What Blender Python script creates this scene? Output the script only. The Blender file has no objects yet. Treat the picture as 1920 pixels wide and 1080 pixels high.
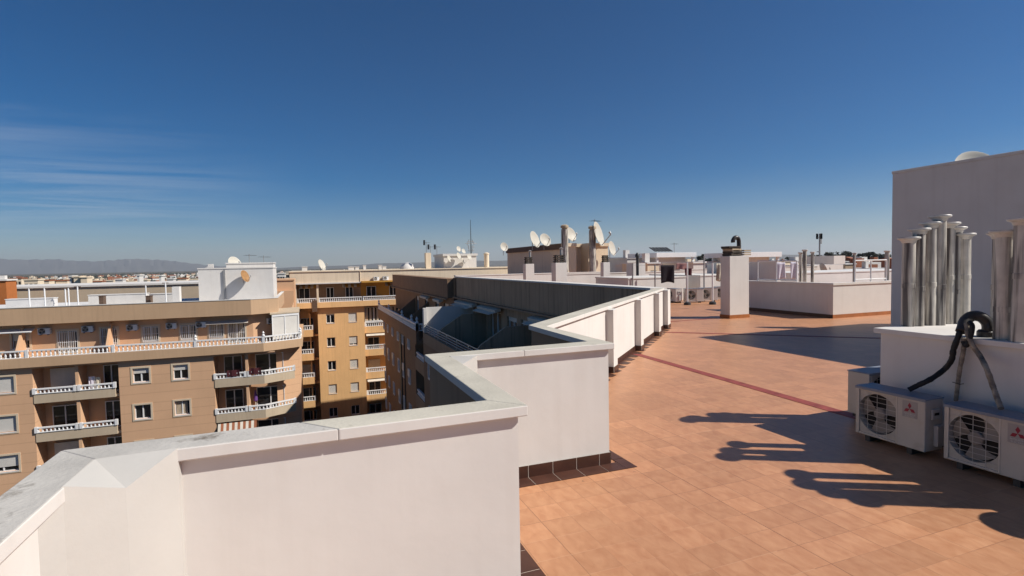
import bpy, bmesh, math, random
from mathutils import Vector, Matrix
random.seed(11)
SC = bpy.context.scene
COL = SC.collection

# ---------------------------------------------------------------- camera
# World: X and Y run along the tile grid of the roof terrace, Z up, terrace floor at z = 0, metres.
EYE = Vector((0, 0, 1.98))
FPX, PW, PH = 1006.0, 1920, 1080
_a, _p, _r = math.radians(20.8), math.atan(45 / FPX), math.atan(.0185)
_F0 = Vector((math.sin(_a), math.cos(_a), 0)); _R0 = Vector((math.cos(_a), -math.sin(_a), 0)); _U0 = Vector((0, 0, 1))
_F = _F0 * math.cos(_p) - _U0 * math.sin(_p); _U1 = _U0 * math.cos(_p) + _F0 * math.sin(_p)
_R = _R0 * math.cos(_r) - _U1 * math.sin(_r); _U = _U1 * math.cos(_r) + _R0 * math.sin(_r)
cam = bpy.data.cameras.new('camera'); cam.sensor_width = 36; cam.lens = 36 * FPX / PW
cam.clip_start = .05; cam.clip_end = 60000
co = bpy.data.objects.new('camera', cam); COL.objects.link(co); SC.camera = co
co.matrix_world = Matrix(((_R.x, _U.x, -_F.x, EYE.x), (_R.y, _U.y, -_F.y, EYE.y), (_R.z, _U.z, -_F.z, EYE.z), (0, 0, 0, 1)))

# ---------------------------------------------------------------- sky, sun, exposure
SUN_AZ, SUN_EL = 119.0, 41.6            # azimuth clockwise from +Y
w = bpy.data.worlds.new('World'); SC.world = w; w.use_nodes = True
nt = w.node_tree; nt.nodes.clear()
def nn(t, typ, **k):
    n = t.nodes.new(typ)
    for a, b in k.items(): setattr(n, a, b)
    return n
sky = nn(nt, 'ShaderNodeTexSky', sky_type='NISHITA', sun_disc=False)
sky.sun_elevation = math.radians(SUN_EL); sky.sun_rotation = math.radians(SUN_AZ)
sky.altitude = 40; sky.air_density = .75; sky.dust_density = .3; sky.ozone_density = 3.0
bg = nn(nt, 'ShaderNodeBackground'); bg.inputs['Strength'].default_value = .055
out = nn(nt, 'ShaderNodeOutputWorld')
# thin cirrus: noise on the plane a few kilometres up
tc = nn(nt, 'ShaderNodeTexCoord'); sep = nn(nt, 'ShaderNodeSeparateXYZ'); nt.links.new(tc.outputs['Generated'], sep.inputs[0])
mz = nn(nt, 'ShaderNodeMath', operation='MAXIMUM'); mz.inputs[1].default_value = .02; nt.links.new(sep.outputs['Z'], mz.inputs[0])
def mth(op, a, b):
    n = nn(nt, 'ShaderNodeMath', operation=op)
    for i, v in enumerate((a, b)):
        if isinstance(v, (int, float)): n.inputs[i].default_value = v
        elif v is not None: nt.links.new(v, n.inputs[i])
    return n.outputs[0]
px_ = mth('DIVIDE', sep.outputs['X'], mz.outputs[0]); py_ = mth('DIVIDE', sep.outputs['Y'], mz.outputs[0])
cmb = nn(nt, 'ShaderNodeCombineXYZ'); nt.links.new(px_, cmb.inputs[0]); nt.links.new(py_, cmb.inputs[1])
mp = nn(nt, 'ShaderNodeMapping'); nt.links.new(cmb.outputs[0], mp.inputs[0])
mp.inputs['Rotation'].default_value = (0, 0, math.radians(28)); mp.inputs['Scale'].default_value = (.5, 1.0, 1)
ns = nn(nt, 'ShaderNodeTexNoise'); ns.inputs['Scale'].default_value = .5; ns.inputs['Detail'].default_value = 9; ns.inputs['Roughness'].default_value = .6
ns.inputs['Distortion'].default_value = .6
nt.links.new(mp.outputs[0], ns.inputs['Vector'])
cr = nn(nt, 'ShaderNodeValToRGB'); cr.color_ramp.elements[0].position = .41; cr.color_ramp.elements[1].position = .74
nt.links.new(ns.outputs['Fac'], cr.inputs[0])
# the cirrus bank lies over the north-west quarter of the sky
bx = mth('MULTIPLY', sep.outputs['X'], -1.0); by_ = mth('MULTIPLY', sep.outputs['Y'], .45)
bank = nn(nt, 'ShaderNodeMapRange', interpolation_type='SMOOTHSTEP'); nt.links.new(mth('ADD', bx, by_), bank.inputs[0])
bank.inputs[1].default_value = .42; bank.inputs[2].default_value = .86
low = nn(nt, 'ShaderNodeMapRange', interpolation_type='SMOOTHSTEP'); nt.links.new(sep.outputs['Z'], low.inputs[0])
low.inputs[1].default_value = .03; low.inputs[2].default_value = .12
high = nn(nt, 'ShaderNodeMapRange', interpolation_type='SMOOTHSTEP'); nt.links.new(sep.outputs['Z'], high.inputs[0])
high.inputs[1].default_value = .27; high.inputs[2].default_value = .13
cov = mth('MULTIPLY', mth('MULTIPLY', cr.outputs[0], bank.outputs[0]), mth('MULTIPLY', low.outputs[0], high.outputs[0]))
cov = mth('MULTIPLY', cov, .6)
mix = nn(nt, 'ShaderNodeMix', data_type='RGBA'); nt.links.new(cov, mix.inputs['Factor'])
hs = nn(nt, 'ShaderNodeHueSaturation'); hs.inputs['Saturation'].default_value = 1.62; hs.inputs['Hue'].default_value = .503; hs.inputs['Value'].default_value = 1.06; nt.links.new(sky.outputs[0], hs.inputs['Color']); nt.links.new(hs.outputs[0], mix.inputs['A']); mix.inputs['B'].default_value = (11, 11.2, 11.6, 1)
nt.links.new(mix.outputs['Result'], bg.inputs['Color']); nt.links.new(bg.outputs[0], out.inputs['Surface'])

sl = bpy.data.lights.new('sun', 'SUN'); sl.energy = 5.0; sl.angle = math.radians(.53); sl.color = (1, .955, .88)
so = bpy.data.objects.new('sun', sl); COL.objects.link(so)
_az, _el = math.radians(SUN_AZ), math.radians(SUN_EL)
SUNV = Vector((math.sin(_az) * math.cos(_el), math.cos(_az) * math.cos(_el), math.sin(_el)))
so.rotation_euler = SUNV.to_track_quat('Z', 'Y').to_euler(); so.location = (0, 0, 60)
SC.view_settings.view_transform = 'Standard'; SC.view_settings.look = 'None'
SC.view_settings.exposure = 0.25; SC.view_settings.gamma = 1
SC.cycles.max_bounces = 8; SC.cycles.diffuse_bounces = 3; SC.cycles.volume_bounces = 0
SC.cycles.use_denoising = True

# ---------------------------------------------------------------- measuring helpers (photo pixel -> point on a real plane)
def _ray(x, y): return _F * FPX + _R * (x - PW / 2) - _U * (y - PH / 2)
def on_z(x, y, z): d = _ray(x, y); return EYE + d * ((z - EYE.z) / d.z)
def on_x(x, y, X): d = _ray(x, y); return EYE + d * (X / d.x)
def on_y(x, y, Y): d = _ray(x, y); return EYE + d * (Y / d.y)
def at_d(x, y, D): return EYE + _ray(x, y) * (D / FPX)

# ---------------------------------------------------------------- mesh helpers
class MB:
    def __init__(s): s.v = []; s.f = []; s.m = []; s.T = None
    def _add(s, pts, faces, m=0):
        o = len(s.v)
        for p in pts:
            p = Vector(p)
            s.v.append(tuple(s.T @ p) if s.T else tuple(p))
        for i, f in enumerate(faces):
            s.f.append([o + k for k in f]); s.m.append(m[i] if isinstance(m, (list, tuple)) else m)
        return s
    def box(s, x0, x1, y0, y1, z0, z1, m=0):
        if x0 > x1: x0, x1 = x1, x0
        if y0 > y1: y0, y1 = y1, y0
        if z0 > z1: z0, z1 = z1, z0
        return s._add([(x0,y0,z0),(x1,y0,z0),(x1,y1,z0),(x0,y1,z0),(x0,y0,z1),(x1,y0,z1),(x1,y1,z1),(x0,y1,z1)],
                      [(3,2,1,0),(4,5,6,7),(0,1,5,4),(1,2,6,5),(2,3,7,6),(3,0,4,7)], m)
    def prism(s, poly, z0, z1, m=0, mtop=None):
        n = len(poly); a = z0 if isinstance(z0, (list, tuple)) else [z0] * n; b = z1 if isinstance(z1, (list, tuple)) else [z1] * n
        pts = [(p[0], p[1], a[i]) for i, p in enumerate(poly)] + [(p[0], p[1], b[i]) for i, p in enumerate(poly)]
        fs = [list(range(n))[::-1], list(range(n, 2 * n))] + [(i, (i + 1) % n, n + (i + 1) % n, n + i) for i in range(n)]
        return s._add(pts, fs, [m, m if mtop is None else mtop] + [m] * n)
    def face(s, pts, m=0): return s._add(pts, [list(range(len(pts)))], m)
    def ob(s, o, a, b, c, m=0):     # oriented box from a corner and three edge vectors
        o, a, b, c = Vector(o), Vector(a), Vector(b), Vector(c)
        return s._add([o, o+a, o+a+b, o+b, o+c, o+a+c, o+a+b+c, o+b+c], [(3,2,1,0),(4,5,6,7),(0,1,5,4),(1,2,6,5),(2,3,7,6),(3,0,4,7)], m)
    def bar(s, p, q, r=.02, n=8, m=0): return s.tube([p, q], r, n, m)
    def tube(s, path, r=.02, n=8, m=0):
        P = [Vector(p) for p in path]; k = len(P); R = r if isinstance(r, (list, tuple)) else [r] * k
        pts = []; up = None
        for i, p in enumerate(P):
            t = (P[min(i + 1, k - 1)] - P[max(i - 1, 0)]).normalized()
            if up is None: up = t.orthogonal().normalized()
            up = (up - t * up.dot(t)).normalized(); sd = t.cross(up)
            for j in range(n):
                a = 2 * math.pi * j / n; pts.append(p + (up * math.cos(a) + sd * math.sin(a)) * R[i])
        fs = [(i * n + j, i * n + (j + 1) % n, (i + 1) * n + (j + 1) % n, (i + 1) * n + j) for i in range(k - 1) for j in range(n)]
        fs += [list(range(n))[::-1], list(range((k - 1) * n, k * n))]
        return s._add(pts, fs, m)
    def lathe(s, prof, c=(0, 0, 0), n=20, m=0):
        k = len(prof); pts = [(c[0] + r * math.cos(2*math.pi*j/n), c[1] + r * math.sin(2*math.pi*j/n), c[2] + z) for r, z in prof for j in range(n)]
        fs = [(i*n+j, i*n+(j+1)%n, (i+1)*n+(j+1)%n, (i+1)*n+j) for i in range(k-1) for j in range(n)]
        if prof[0][0] > 1e-6: fs.append(list(range(n))[::-1])
        if prof[-1][0] > 1e-6: fs.append(list(range((k-1)*n, k*n)))
        return s._add(pts, fs, m)
    def build(s, name, mats, parent=None, smooth=False, bevel=0, fix=True):
        off = Vector((0, 0, 0)); p = parent
        while p is not None: off += p.location; p = p.parent
        me = bpy.data.meshes.new(name); me.from_pydata([tuple(Vector(v) - off) for v in s.v], [], s.f)
        for mm in (mats if isinstance(mats, (list, tuple)) else [mats]): me.materials.append(mm)
        for i, pl in enumerate(me.polygons): pl.material_index = s.m[i]; pl.use_smooth = smooth
        if fix:
            bm = bmesh.new(); bm.from_mesh(me); bmesh.ops.recalc_face_normals(bm, faces=bm.faces[:]); bm.to_mesh(me); bm.free()
        o = bpy.data.objects.new(name, me); COL.objects.link(o)
        if parent is not None: o.parent = parent
        if smooth:
            try: me.set_sharp_from_angle(angle=math.radians(35))
            except Exception: pass
        if bevel:
            b = o.modifiers.new('bevel', 'BEVEL'); b.width = bevel; b.segments = 2; b.limit_method = 'ANGLE'; b.angle_limit = math.radians(40)
        return o
def tag(o, label=None, cat=None, group=None, kind=None):
    if label: o['label'] = label
    if cat: o['category'] = cat
    if group: o['group'] = group
    if kind: o['kind'] = kind
    return o
def thing(name, label, cat, loc=(0, 0, 0), group=None):
    o = bpy.data.objects.new(name, None); o.empty_display_size = .2; COL.objects.link(o); o.location = loc
    return tag(o, label, cat, group)
def solo(name, mb, mats, label, cat, loc, group=None, **k):      # a thing that is one mesh, origin at loc
    mb.v = [tuple(Vector(v) - Vector(loc)) for v in mb.v]
    o = mb.build(name, mats, **k); o.location = loc
    return tag(o, label, cat, group)
KIDS = {}
def copy_tree(o, parent=None):
    c = o.copy(); COL.objects.link(c); c.parent = parent
    for ch in [x for x in o.children]: copy_tree(ch, c)
    return c
def put(proto, used, loc, rz, label):
    """first call places the prototype itself, later calls place copies"""
    o = copy_tree(proto) if used else proto
    o.location = loc; o.rotation_euler = (0, 0, rz); o['label'] = label
    return o

# ---------------------------------------------------------------- materials
def S(r, g, b): return tuple(((c / 255) / 12.92 if c / 255 <= .04045 else ((c / 255 + .055) / 1.055) ** 2.4) for c in (r, g, b))
def material(name, col, rough=.8, var=.12, scale=3.0, bump=.0, bscale=40, metal=0, streak=0, spec=.3, dirt=0, dirt_col=(.08,.07,.055), dscale=1.2, dlo=.55, dhi=.75, slo=.5, shi=.72, sscale=3.2, world=False):
    m = bpy.data.materials.new(name); m.use_nodes = True; t = m.node_tree; b = t.nodes['Principled BSDF']
    b.inputs['Roughness'].default_value = rough; b.inputs['Metallic'].default_value = metal
    b.inputs['Specular IOR Level'].default_value = spec
    c = nn(t, 'ShaderNodeTexCoord'); n = nn(t, 'ShaderNodeTexNoise'); n.inputs['Scale'].default_value = scale; n.inputs['Detail'].default_value = 6
    t.links.new(c.outputs['Object'], n.inputs['Vector'])
    if world: c = nn(t, 'ShaderNodeNewGeometry'); c = type('W', (), {'outputs': {'Object': c.outputs['Position']}})(); t.links.new(c.outputs['Object'], n.inputs['Vector'])
    r = nn(t, 'ShaderNodeMapRange'); t.links.new(n.outputs['Fac'], r.inputs[0]); r.inputs[1].default_value = .3; r.inputs[2].default_value = .7
    r.inputs[3].default_value = 1 - var; r.inputs[4].default_value = 1 + var * .5
    mx = nn(t, 'ShaderNodeMix', data_type='RGBA', blend_type='MULTIPLY'); mx.inputs['Factor'].default_value = 1
    mx.inputs['A'].default_value = (*col, 1); t.links.new(r.outputs[0], mx.inputs['B']); last = mx.outputs['Result']
    if streak:      # rain streaks running down
        mp = nn(t, 'ShaderNodeMapping'); mp.inputs['Scale'].default_value = (sscale, sscale, sscale * .05); t.links.new(c.outputs['Object'], mp.inputs[0])
        n2 = nn(t, 'ShaderNodeTexNoise'); n2.inputs['Scale'].default_value = 2.2; n2.inputs['Detail'].default_value = 5; t.links.new(mp.outputs[0], n2.inputs['Vector'])
        r2 = nn(t, 'ShaderNodeMapRange'); t.links.new(n2.outputs['Fac'], r2.inputs[0]); r2.inputs[1].default_value = slo; r2.inputs[2].default_value = shi; r2.inputs[3].default_value = 0; r2.inputs[4].default_value = streak
        m2 = nn(t, 'ShaderNodeMix', data_type='RGBA'); t.links.new(r2.outputs[0], m2.inputs['Factor']); t.links.new(last, m2.inputs['A']); m2.inputs['B'].default_value = (*dirt_col, 1); last = m2.outputs['Result']
    if dirt:
        n3 = nn(t, 'ShaderNodeTexNoise'); n3.inputs['Scale'].default_value = dscale; n3.inputs['Detail'].default_value = 9; n3.inputs['Roughness'].default_value = .7
        t.links.new(c.outputs['Object'], n3.inputs['Vector'])
        r3 = nn(t, 'ShaderNodeMapRange'); t.links.new(n3.outputs['Fac'], r3.inputs[0]); r3.inputs[1].default_value = dlo; r3.inputs[2].default_value = dhi; r3.inputs[3].default_value = 0; r3.inputs[4].default_value = dirt
        m3 = nn(t, 'ShaderNodeMix', data_type='RGBA'); t.links.new(r3.outputs[0], m3.inputs['Factor']); t.links.new(last, m3.inputs['A']); m3.inputs['B'].default_value = (*dirt_col, 1); last = m3.outputs['Result']
    t.links.new(last, b.inputs['Base Color'])
    if bump:
        nb = nn(t, 'ShaderNodeTexNoise'); nb.inputs['Scale'].default_value = bscale; nb.inputs['Detail'].default_value = 4; t.links.new(c.outputs['Object'], nb.inputs['Vector'])
        bp = nn(t, 'ShaderNodeBump'); bp.inputs['Strength'].default_value = bump; bp.inputs['Distance'].default_value = .01
        t.links.new(nb.outputs['Fac'], bp.inputs['Height']); t.links.new(bp.outputs[0], b.inputs['Normal'])
    return m
M = {}
M['white'] = material('white_plaster', (.655, .622, .58), .85, .05, 1.6, .3, 4.5, streak=.14, dirt=.22, dirt_col=(.46, .40, .35), dscale=.9, dlo=.5, dhi=.8)
M['coping'] = material('coping_stone', (.53, .49, .405), .85, .16, 2.2, .3, 45, dirt=.75, dirt_col=(.16, .125, .085), dscale=5, dlo=.6, dhi=.74)
M['coping_grey'] = material('coping_stone_grey', (.505, .475, .43), .85, .18, 3.5, .35, 50, dirt=.8, dirt_col=(.10, .075, .05), dscale=4.5, dlo=.57, dhi=.7)
M['cream_fill'] = material('cream_mortar', (.48, .455, .42), .85, .08, 2, .12, 30)
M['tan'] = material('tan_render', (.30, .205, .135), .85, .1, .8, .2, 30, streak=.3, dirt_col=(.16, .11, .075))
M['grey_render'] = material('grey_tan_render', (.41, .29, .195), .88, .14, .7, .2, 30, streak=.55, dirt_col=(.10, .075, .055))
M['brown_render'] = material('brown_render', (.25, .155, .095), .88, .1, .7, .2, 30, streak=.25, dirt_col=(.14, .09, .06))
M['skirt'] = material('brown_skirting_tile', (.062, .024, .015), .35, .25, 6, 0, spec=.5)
M['border'] = material('brown_border_tile', (.075, .029, .018), .45, .25, 6, 0, spec=.4)
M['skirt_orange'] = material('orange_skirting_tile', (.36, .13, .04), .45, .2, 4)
M['grout'] = material('grout', (.62, .54, .45), .9, .1, 8)
M['stripe'] = material('red_stripe', (.27, .062, .05), .6, .3, 7, dirt=.35, dirt_col=(.4, .17, .10), dscale=14)
M['ac'] = material('ac_casing', (.50, .455, .395), .5, .1, 3, dirt=.55, dirt_col=(.36, .29, .2), dscale=5)
M['ac_top'] = material('ac_top', (.22, .24, .28), .45, .15, 4, dirt=.4, dirt_col=(.1, .08, .06), dscale=4)
M['ac_side'] = material('ac_side', (.46, .44, .42), .5, .08, 3)
M['dark'] = material('dark_cavity', (.018, .016, .015), .7, .1)
M['fan'] = material('fan_blade', (.27, .24, .21), .5, .1)
M['wire'] = material('grille_wire', (.56, .51, .44), .45, .05)
M['badge'] = material('badge_grey', (.34, .31, .29), .4, .05)
M['red'] = material('logo_red', (.26, .012, .035), .4, .05)
M['badge_text'] = material('badge_lettering', (.6, .58, .55), .5, .02)
M['galv'] = material('weathered_pipe', (.62, .57, .49), .5, .22, 5, .15, 25, metal=.0, streak=.92, dirt_col=(.06, .05, .05), slo=.43, shi=.6, sscale=8, world=True)
M['galv_cap'] = material('pipe_cap', (.60, .57, .53), .5, .18, 8, metal=.15, dirt=.5, dirt_col=(.12, .1, .09), dscale=9)
M['black_rub'] = material('black_insulation', (.012, .012, .013), .6, .3, 12, .3, 30)
M['foil'] = material('worn_insulation', (.30, .25, .19), .55, .4, 14, .5, 30, dirt=.8, dirt_col=(.05, .04, .035), dscale=9, dlo=.45, dhi=.65)
M['duct'] = material('dark_duct', (.05, .045, .042), .35, .3, 8, .1, 20, dirt=.6, dirt_col=(.22, .16, .11), dscale=5)
M['white_paint'] = material('white_paint', (.74, .73, .72), .5, .05, 3)
M['metal'] = material('grey_metal', (.35, .34, .33), .45, .15, 6, metal=.4)
M['darkmetal'] = material('dark_metal', (.06, .06, .06), .5, .2, 6, metal=.3)
M['dish'] = material('dish_white', (.50, .465, .395), .5, .06, 3)
M['dish_rust'] = material('dish_brown', (.36, .19, .075), .6, .25, 4)
M['beige'] = material('beige_render', (.50, .40, .285), .85, .08, .8, streak=.15, dirt_col=(.3, .2, .13))
M['yellow'] = material('yellow_render', (.78, .48, .225), .85, .07, .7, streak=.2, dirt_col=(.36, .2, .08))
M['yellow_dark'] = material('ochre_render', (.50, .26, .05), .85, .08, .7)
M['cream'] = material('cream_render', (.74, .61, .45), .85, .06, .6, streak=.25, dirt_col=(.4, .3, .2))
M['trim'] = material('cream_trim', (.62, .50, .36), .8, .06)
M['shutter'] = material('roller_shutter', (.62, .59, .54), .55, .05, 2)
M['awning'] = material('awning_cloth', (.6, .55, .47), .85, .1, 3)
M['rust'] = material('rust_metal', (.12, .075, .05), .7, .3, 6)
M['cloth_black'] = material('black_cloth', (.022, .017, .022), .9, .15)
M['cloth_red'] = material('maroon_cloth', (.07, .015, .02), .9, .15)
M['cloth_lilac'] = material('lilac_cloth', (.66, .61, .68), .9, .06)
M['cloth_pink'] = material('pink_cloth', (.42, .22, .2), .9, .3, 30)
M['cloth_cream'] = material('cream_cloth', (.6, .52, .4), .9, .3, 12)
M['cloth_purple'] = material('purple_cloth', (.12, .05, .2), .9, .1)
M['roof_white'] = material('white_roof_paint', (.66, .64, .62), .85, .1, .8, dirt=.4, dirt_col=(.32, .27, .22), dscale=.6)
M['orange_tower'] = material('orange_render', (.42, .14, .04), .85, .1)
M['roof_orange'] = material('orange_roof_tile', (.30, .11, .055), .85, .2, 1)
M['leaf'] = material('leaf_dark', (.035, .042, .024), .7, .5, .3)
M['trunk'] = material('bark', (.09, .06, .04), .9, .3)
M['slab'] = material('cowl_slab', (.075, .062, .05), .9, .3, 6, .3, 20, dirt=.5, dirt_col=(.03, .025, .02), dscale=4)
M['slab_pale'] = material('cowl_slab_pale', (.45, .36, .25), .9, .25, 6)
M['asphalt'] = material('courtyard_paving', (.10, .085, .07), .9, .3, .15)
M['hill'] = material('far_hill', (.09, .085, .07), .95, .3, .0008)
def glass(name='window_glass', col=(.02, .022, .024)):
    m = material(name, col, .08, .1, 2, spec=.6); return m
M['glass'] = glass()

def mat_facade(name, col, lines, per=2.82, base=0.0, **k):
    """render scored with thin horizontal joints, at the given heights in every storey"""
    m = material(name, col, **k); t = m.node_tree; b = t.nodes['Principled BSDF']; src = b.inputs['Base Color'].links[0].from_socket
    g = nn(t, 'ShaderNodeNewGeometry'); sp = nn(t, 'ShaderNodeSeparateXYZ'); t.links.new(g.outputs['Position'], sp.inputs[0])
    def mm(op, a, b_):
        n = nn(t, 'ShaderNodeMath', operation=op)
        for i, v in enumerate((a, b_)):
            if isinstance(v, (int, float)): n.inputs[i].default_value = v
            else: t.links.new(v, n.inputs[i])
        return n.outputs[0]
    zz = mm('FLOORED_MODULO', mm('ADD', sp.outputs['Z'], -base), per); tot = None
    for L in lines:
        c = mm('LESS_THAN', mm('ABSOLUTE', mm('SUBTRACT', zz, L), 0), .022); tot = c if tot is None else mm('MAXIMUM', tot, c)
    mx = nn(t, 'ShaderNodeMix', data_type='RGBA', blend_type='MULTIPLY'); t.links.new(mm('MULTIPLY', tot, .22), mx.inputs['Factor'])
    t.links.new(src, mx.inputs['A']); mx.inputs['B'].default_value = (.25, .2, .18, 1); t.links.new(mx.outputs['Result'], b.inputs['Base Color'])
    return m
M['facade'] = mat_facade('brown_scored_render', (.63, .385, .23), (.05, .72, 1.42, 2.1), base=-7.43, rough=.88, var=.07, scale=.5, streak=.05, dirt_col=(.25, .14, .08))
M['facade_top'] = material('orange_render_wall', (.64, .395, .235), .88, .06, .5)
M['band'] = material('brown_band', (.52, .345, .21), .88, .08, .5, streak=.15, dirt_col=(.24, .15, .09))

def mat_tiles():
    """terracotta tiles of 25 cm with brushed tone and uneven joints; one material, the grid turns 45 degrees past the far red stripe"""
    m = bpy.data.materials.new('terracotta_tiles'); m.use_nodes = True; t = m.node_tree; b = t.nodes['Principled BSDF']
    def mm(op, a, b_=0.0, c_=None):
        n = nn(t, 'ShaderNodeMath', operation=op)
        for i, v in enumerate((a, b_, c_)):
            if v is None: continue
            if isinstance(v, (int, float)): n.inputs[i].default_value = v
            else: t.links.new(v, n.inputs[i])
        return n.outputs[0]
    g = nn(t, 'ShaderNodeNewGeometry'); sp = nn(t, 'ShaderNodeSeparateXYZ'); t.links.new(g.outputs['Position'], sp.inputs[0])
    x, y = sp.outputs['X'], sp.outputs['Y']
    far = mm('GREATER_THAN', mm('ADD', x, mm('MULTIPLY', y, 1.115)), 23.05)
    u1 = mm('MULTIPLY', mm('ADD', x, y), .70711); v1 = mm('MULTIPLY', mm('SUBTRACT', y, x), .70711)
    def lerp(a, c): return mm('ADD', mm('MULTIPLY', a, mm('SUBTRACT', 1.0, far)), mm('MULTIPLY', c, far))
    u = mm('DIVIDE', mm('SUBTRACT', lerp(x, u1), .11), .25); v = mm('DIVIDE', mm('SUBTRACT', lerp(y, v1), .199), .25)
    iu, iv = mm('FLOOR', u), mm('FLOOR', v); fu, fv = mm('FRACT', u), mm('FRACT', v)
    cid = nn(t, 'ShaderNodeCombineXYZ'); t.links.new(iu, cid.inputs[0]); t.links.new(iv, cid.inputs[1])
    wn = nn(t, 'ShaderNodeTexWhiteNoise', noise_dimensions='3D'); t.links.new(cid.outputs[0], wn.inputs['Vector'])
    ws = nn(t, 'ShaderNodeSeparateColor'); t.links.new(wn.outputs['Color'], ws.inputs[0])
    # streaky mottling, the same brush direction on every tile
    cv = nn(t, 'ShaderNodeCombineXYZ'); t.links.new(mm('ADD', mm('MULTIPLY', fu, 1.9), mm('MULTIPLY', ws.outputs[0], 37.0)), cv.inputs[0])
    t.links.new(mm('ADD', mm('MULTIPLY', fv, 1.0), mm('MULTIPLY', ws.outputs[1], 23.0)), cv.inputs[1])
    n1 = nn(t, 'ShaderNodeTexNoise'); n1.inputs['Scale'].default_value = 1.9; n1.inputs['Detail'].default_value = 5; n1.inputs['Distortion'].default_value = .5
    t.links.new(cv.outputs[0], n1.inputs['Vector'])
    ramp = nn(t, 'ShaderNodeValToRGB'); e = ramp.color_ramp.elements
    e[0].position = .28; e[0].color = (.43, .195, .095, 1); e[1].position = .7; e[1].color = (.53, .268, .14, 1)
    t.links.new(n1.outputs['Fac'], ramp.inputs[0])
    tone = mm('ADD', mm('MULTIPLY', ws.outputs[2], .17), .91)
    n2 = nn(t, 'ShaderNodeTexNoise'); n2.inputs['Scale'].default_value = .55; n2.inputs['Detail'].default_value = 5; t.links.new(g.outputs['Position'], n2.inputs['Vector'])
    tone = mm('MULTIPLY', tone, mm('ADD', mm('MULTIPLY', n2.outputs['Fac'], .3), .85))
    mx = nn(t, 'ShaderNodeMix', data_type='RGBA', blend_type='MULTIPLY'); mx.inputs['Factor'].default_value = 1
    t.links.new(ramp.outputs[0], mx.inputs['A']); t.links.new(tone, mx.inputs['B'])
    # joints: each has its own strength, some dark, some filled with pale grout
    def joint(f, i, seed):
        wj = nn(t, 'ShaderNodeTexWhiteNoise', noise_dimensions='2D'); cj = nn(t, 'ShaderNodeCombineXYZ')
        t.links.new(mm('ROUND', i), cj.inputs[0]); cj.inputs[1].default_value = seed; t.links.new(cj.outputs[0], wj.inputs['Vector'])
        d = mm('MINIMUM', f, mm('SUBTRACT', 1.0, f))
        return mm('LESS_THAN', d, .0105), wj.outputs['Value']
    ju, su = joint(fu, u, 1.7); jv, sv = joint(fv, v, 5.3)
    n4 = nn(t, 'ShaderNodeTexNoise'); n4.inputs['Scale'].default_value = 1.1; t.links.new(g.outputs['Position'], n4.inputs['Vector'])
    fade = nn(t, 'ShaderNodeMapRange'); t.links.new(n4.outputs['Fac'], fade.inputs[0]); fade.inputs[1].default_value = .36; fade.inputs[2].default_value = .6; fade.inputs[3].default_value = .35; fade.inputs[4].default_value = 1
    a1 = mm('MULTIPLY', mm('MULTIPLY', ju, mm('ADD', mm('MULTIPLY', su, .75), .22)), fade.outputs[0])
    a2 = mm('MULTIPLY', mm('MULTIPLY', jv, mm('ADD', mm('MULTIPLY', sv, .75), .22)), fade.outputs[0])
    k1 = nn(t, 'ShaderNodeMix', data_type='RGBA'); t.links.new(a1, k1.inputs['Factor']); t.links.new(mx.outputs['Result'], k1.inputs['A']); k1.inputs['B'].default_value = (.16, .07, .04, 1)
    pale = nn(t, 'ShaderNodeMix', data_type='RGBA'); t.links.new(mm('GREATER_THAN', n2.outputs['Fac'], .5), pale.inputs['Factor']); pale.inputs['A'].default_value = (.6, .36, .22, 1); pale.inputs['B'].default_value = (.22, .1, .055, 1)
    k2 = nn(t, 'ShaderNodeMix', data_type='RGBA'); t.links.new(a2, k2.inputs['Factor']); t.links.new(k1.outputs['Result'], k2.inputs['A']); t.links.new(pale.outputs['Result'], k2.inputs['B'])
    # a few specks of dirt
    n5 = nn(t, 'ShaderNodeTexNoise'); n5.inputs['Scale'].default_value = 9; n5.inputs['Detail'].default_value = 3; t.links.new(g.outputs['Position'], n5.inputs['Vector'])
    sp5 = nn(t, 'ShaderNodeMapRange'); t.links.new(n5.outputs['Fac'], sp5.inputs[0]); sp5.inputs[1].default_value = .74; sp5.inputs[2].default_value = .78; sp5.inputs[3].default_value = 0; sp5.inputs[4].default_value = .7
    k3 = nn(t, 'ShaderNodeMix', data_type='RGBA'); t.links.new(sp5.outputs[0], k3.inputs['Factor']); t.links.new(k2.outputs['Result'], k3.inputs['A']); k3.inputs['B'].default_value = (.12, .07, .045, 1)
    t.links.new(k3.outputs['Result'], b.inputs['Base Color'])
    rr = nn(t, 'ShaderNodeMapRange'); t.links.new(n1.outputs['Fac'], rr.inputs[0]); rr.inputs[3].default_value = .34; rr.inputs[4].default_value = .5
    t.links.new(rr.outputs[0], b.inputs['Roughness']); b.inputs['Specular IOR Level'].default_value = .45
    bp = nn(t, 'ShaderNodeBump'); bp.inputs['Strength'].default_value = .35; bp.inputs['Distance'].default_value = .004
    t.links.new(mm('SUBTRACT', mm('MULTIPLY', n1.outputs['Fac'], .6), mm('MAXIMUM', ju, jv)), bp.inputs['Height']); t.links.new(bp.outputs[0], b.inputs['Normal'])
    return m
M['tiles'] = mat_tiles()
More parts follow.
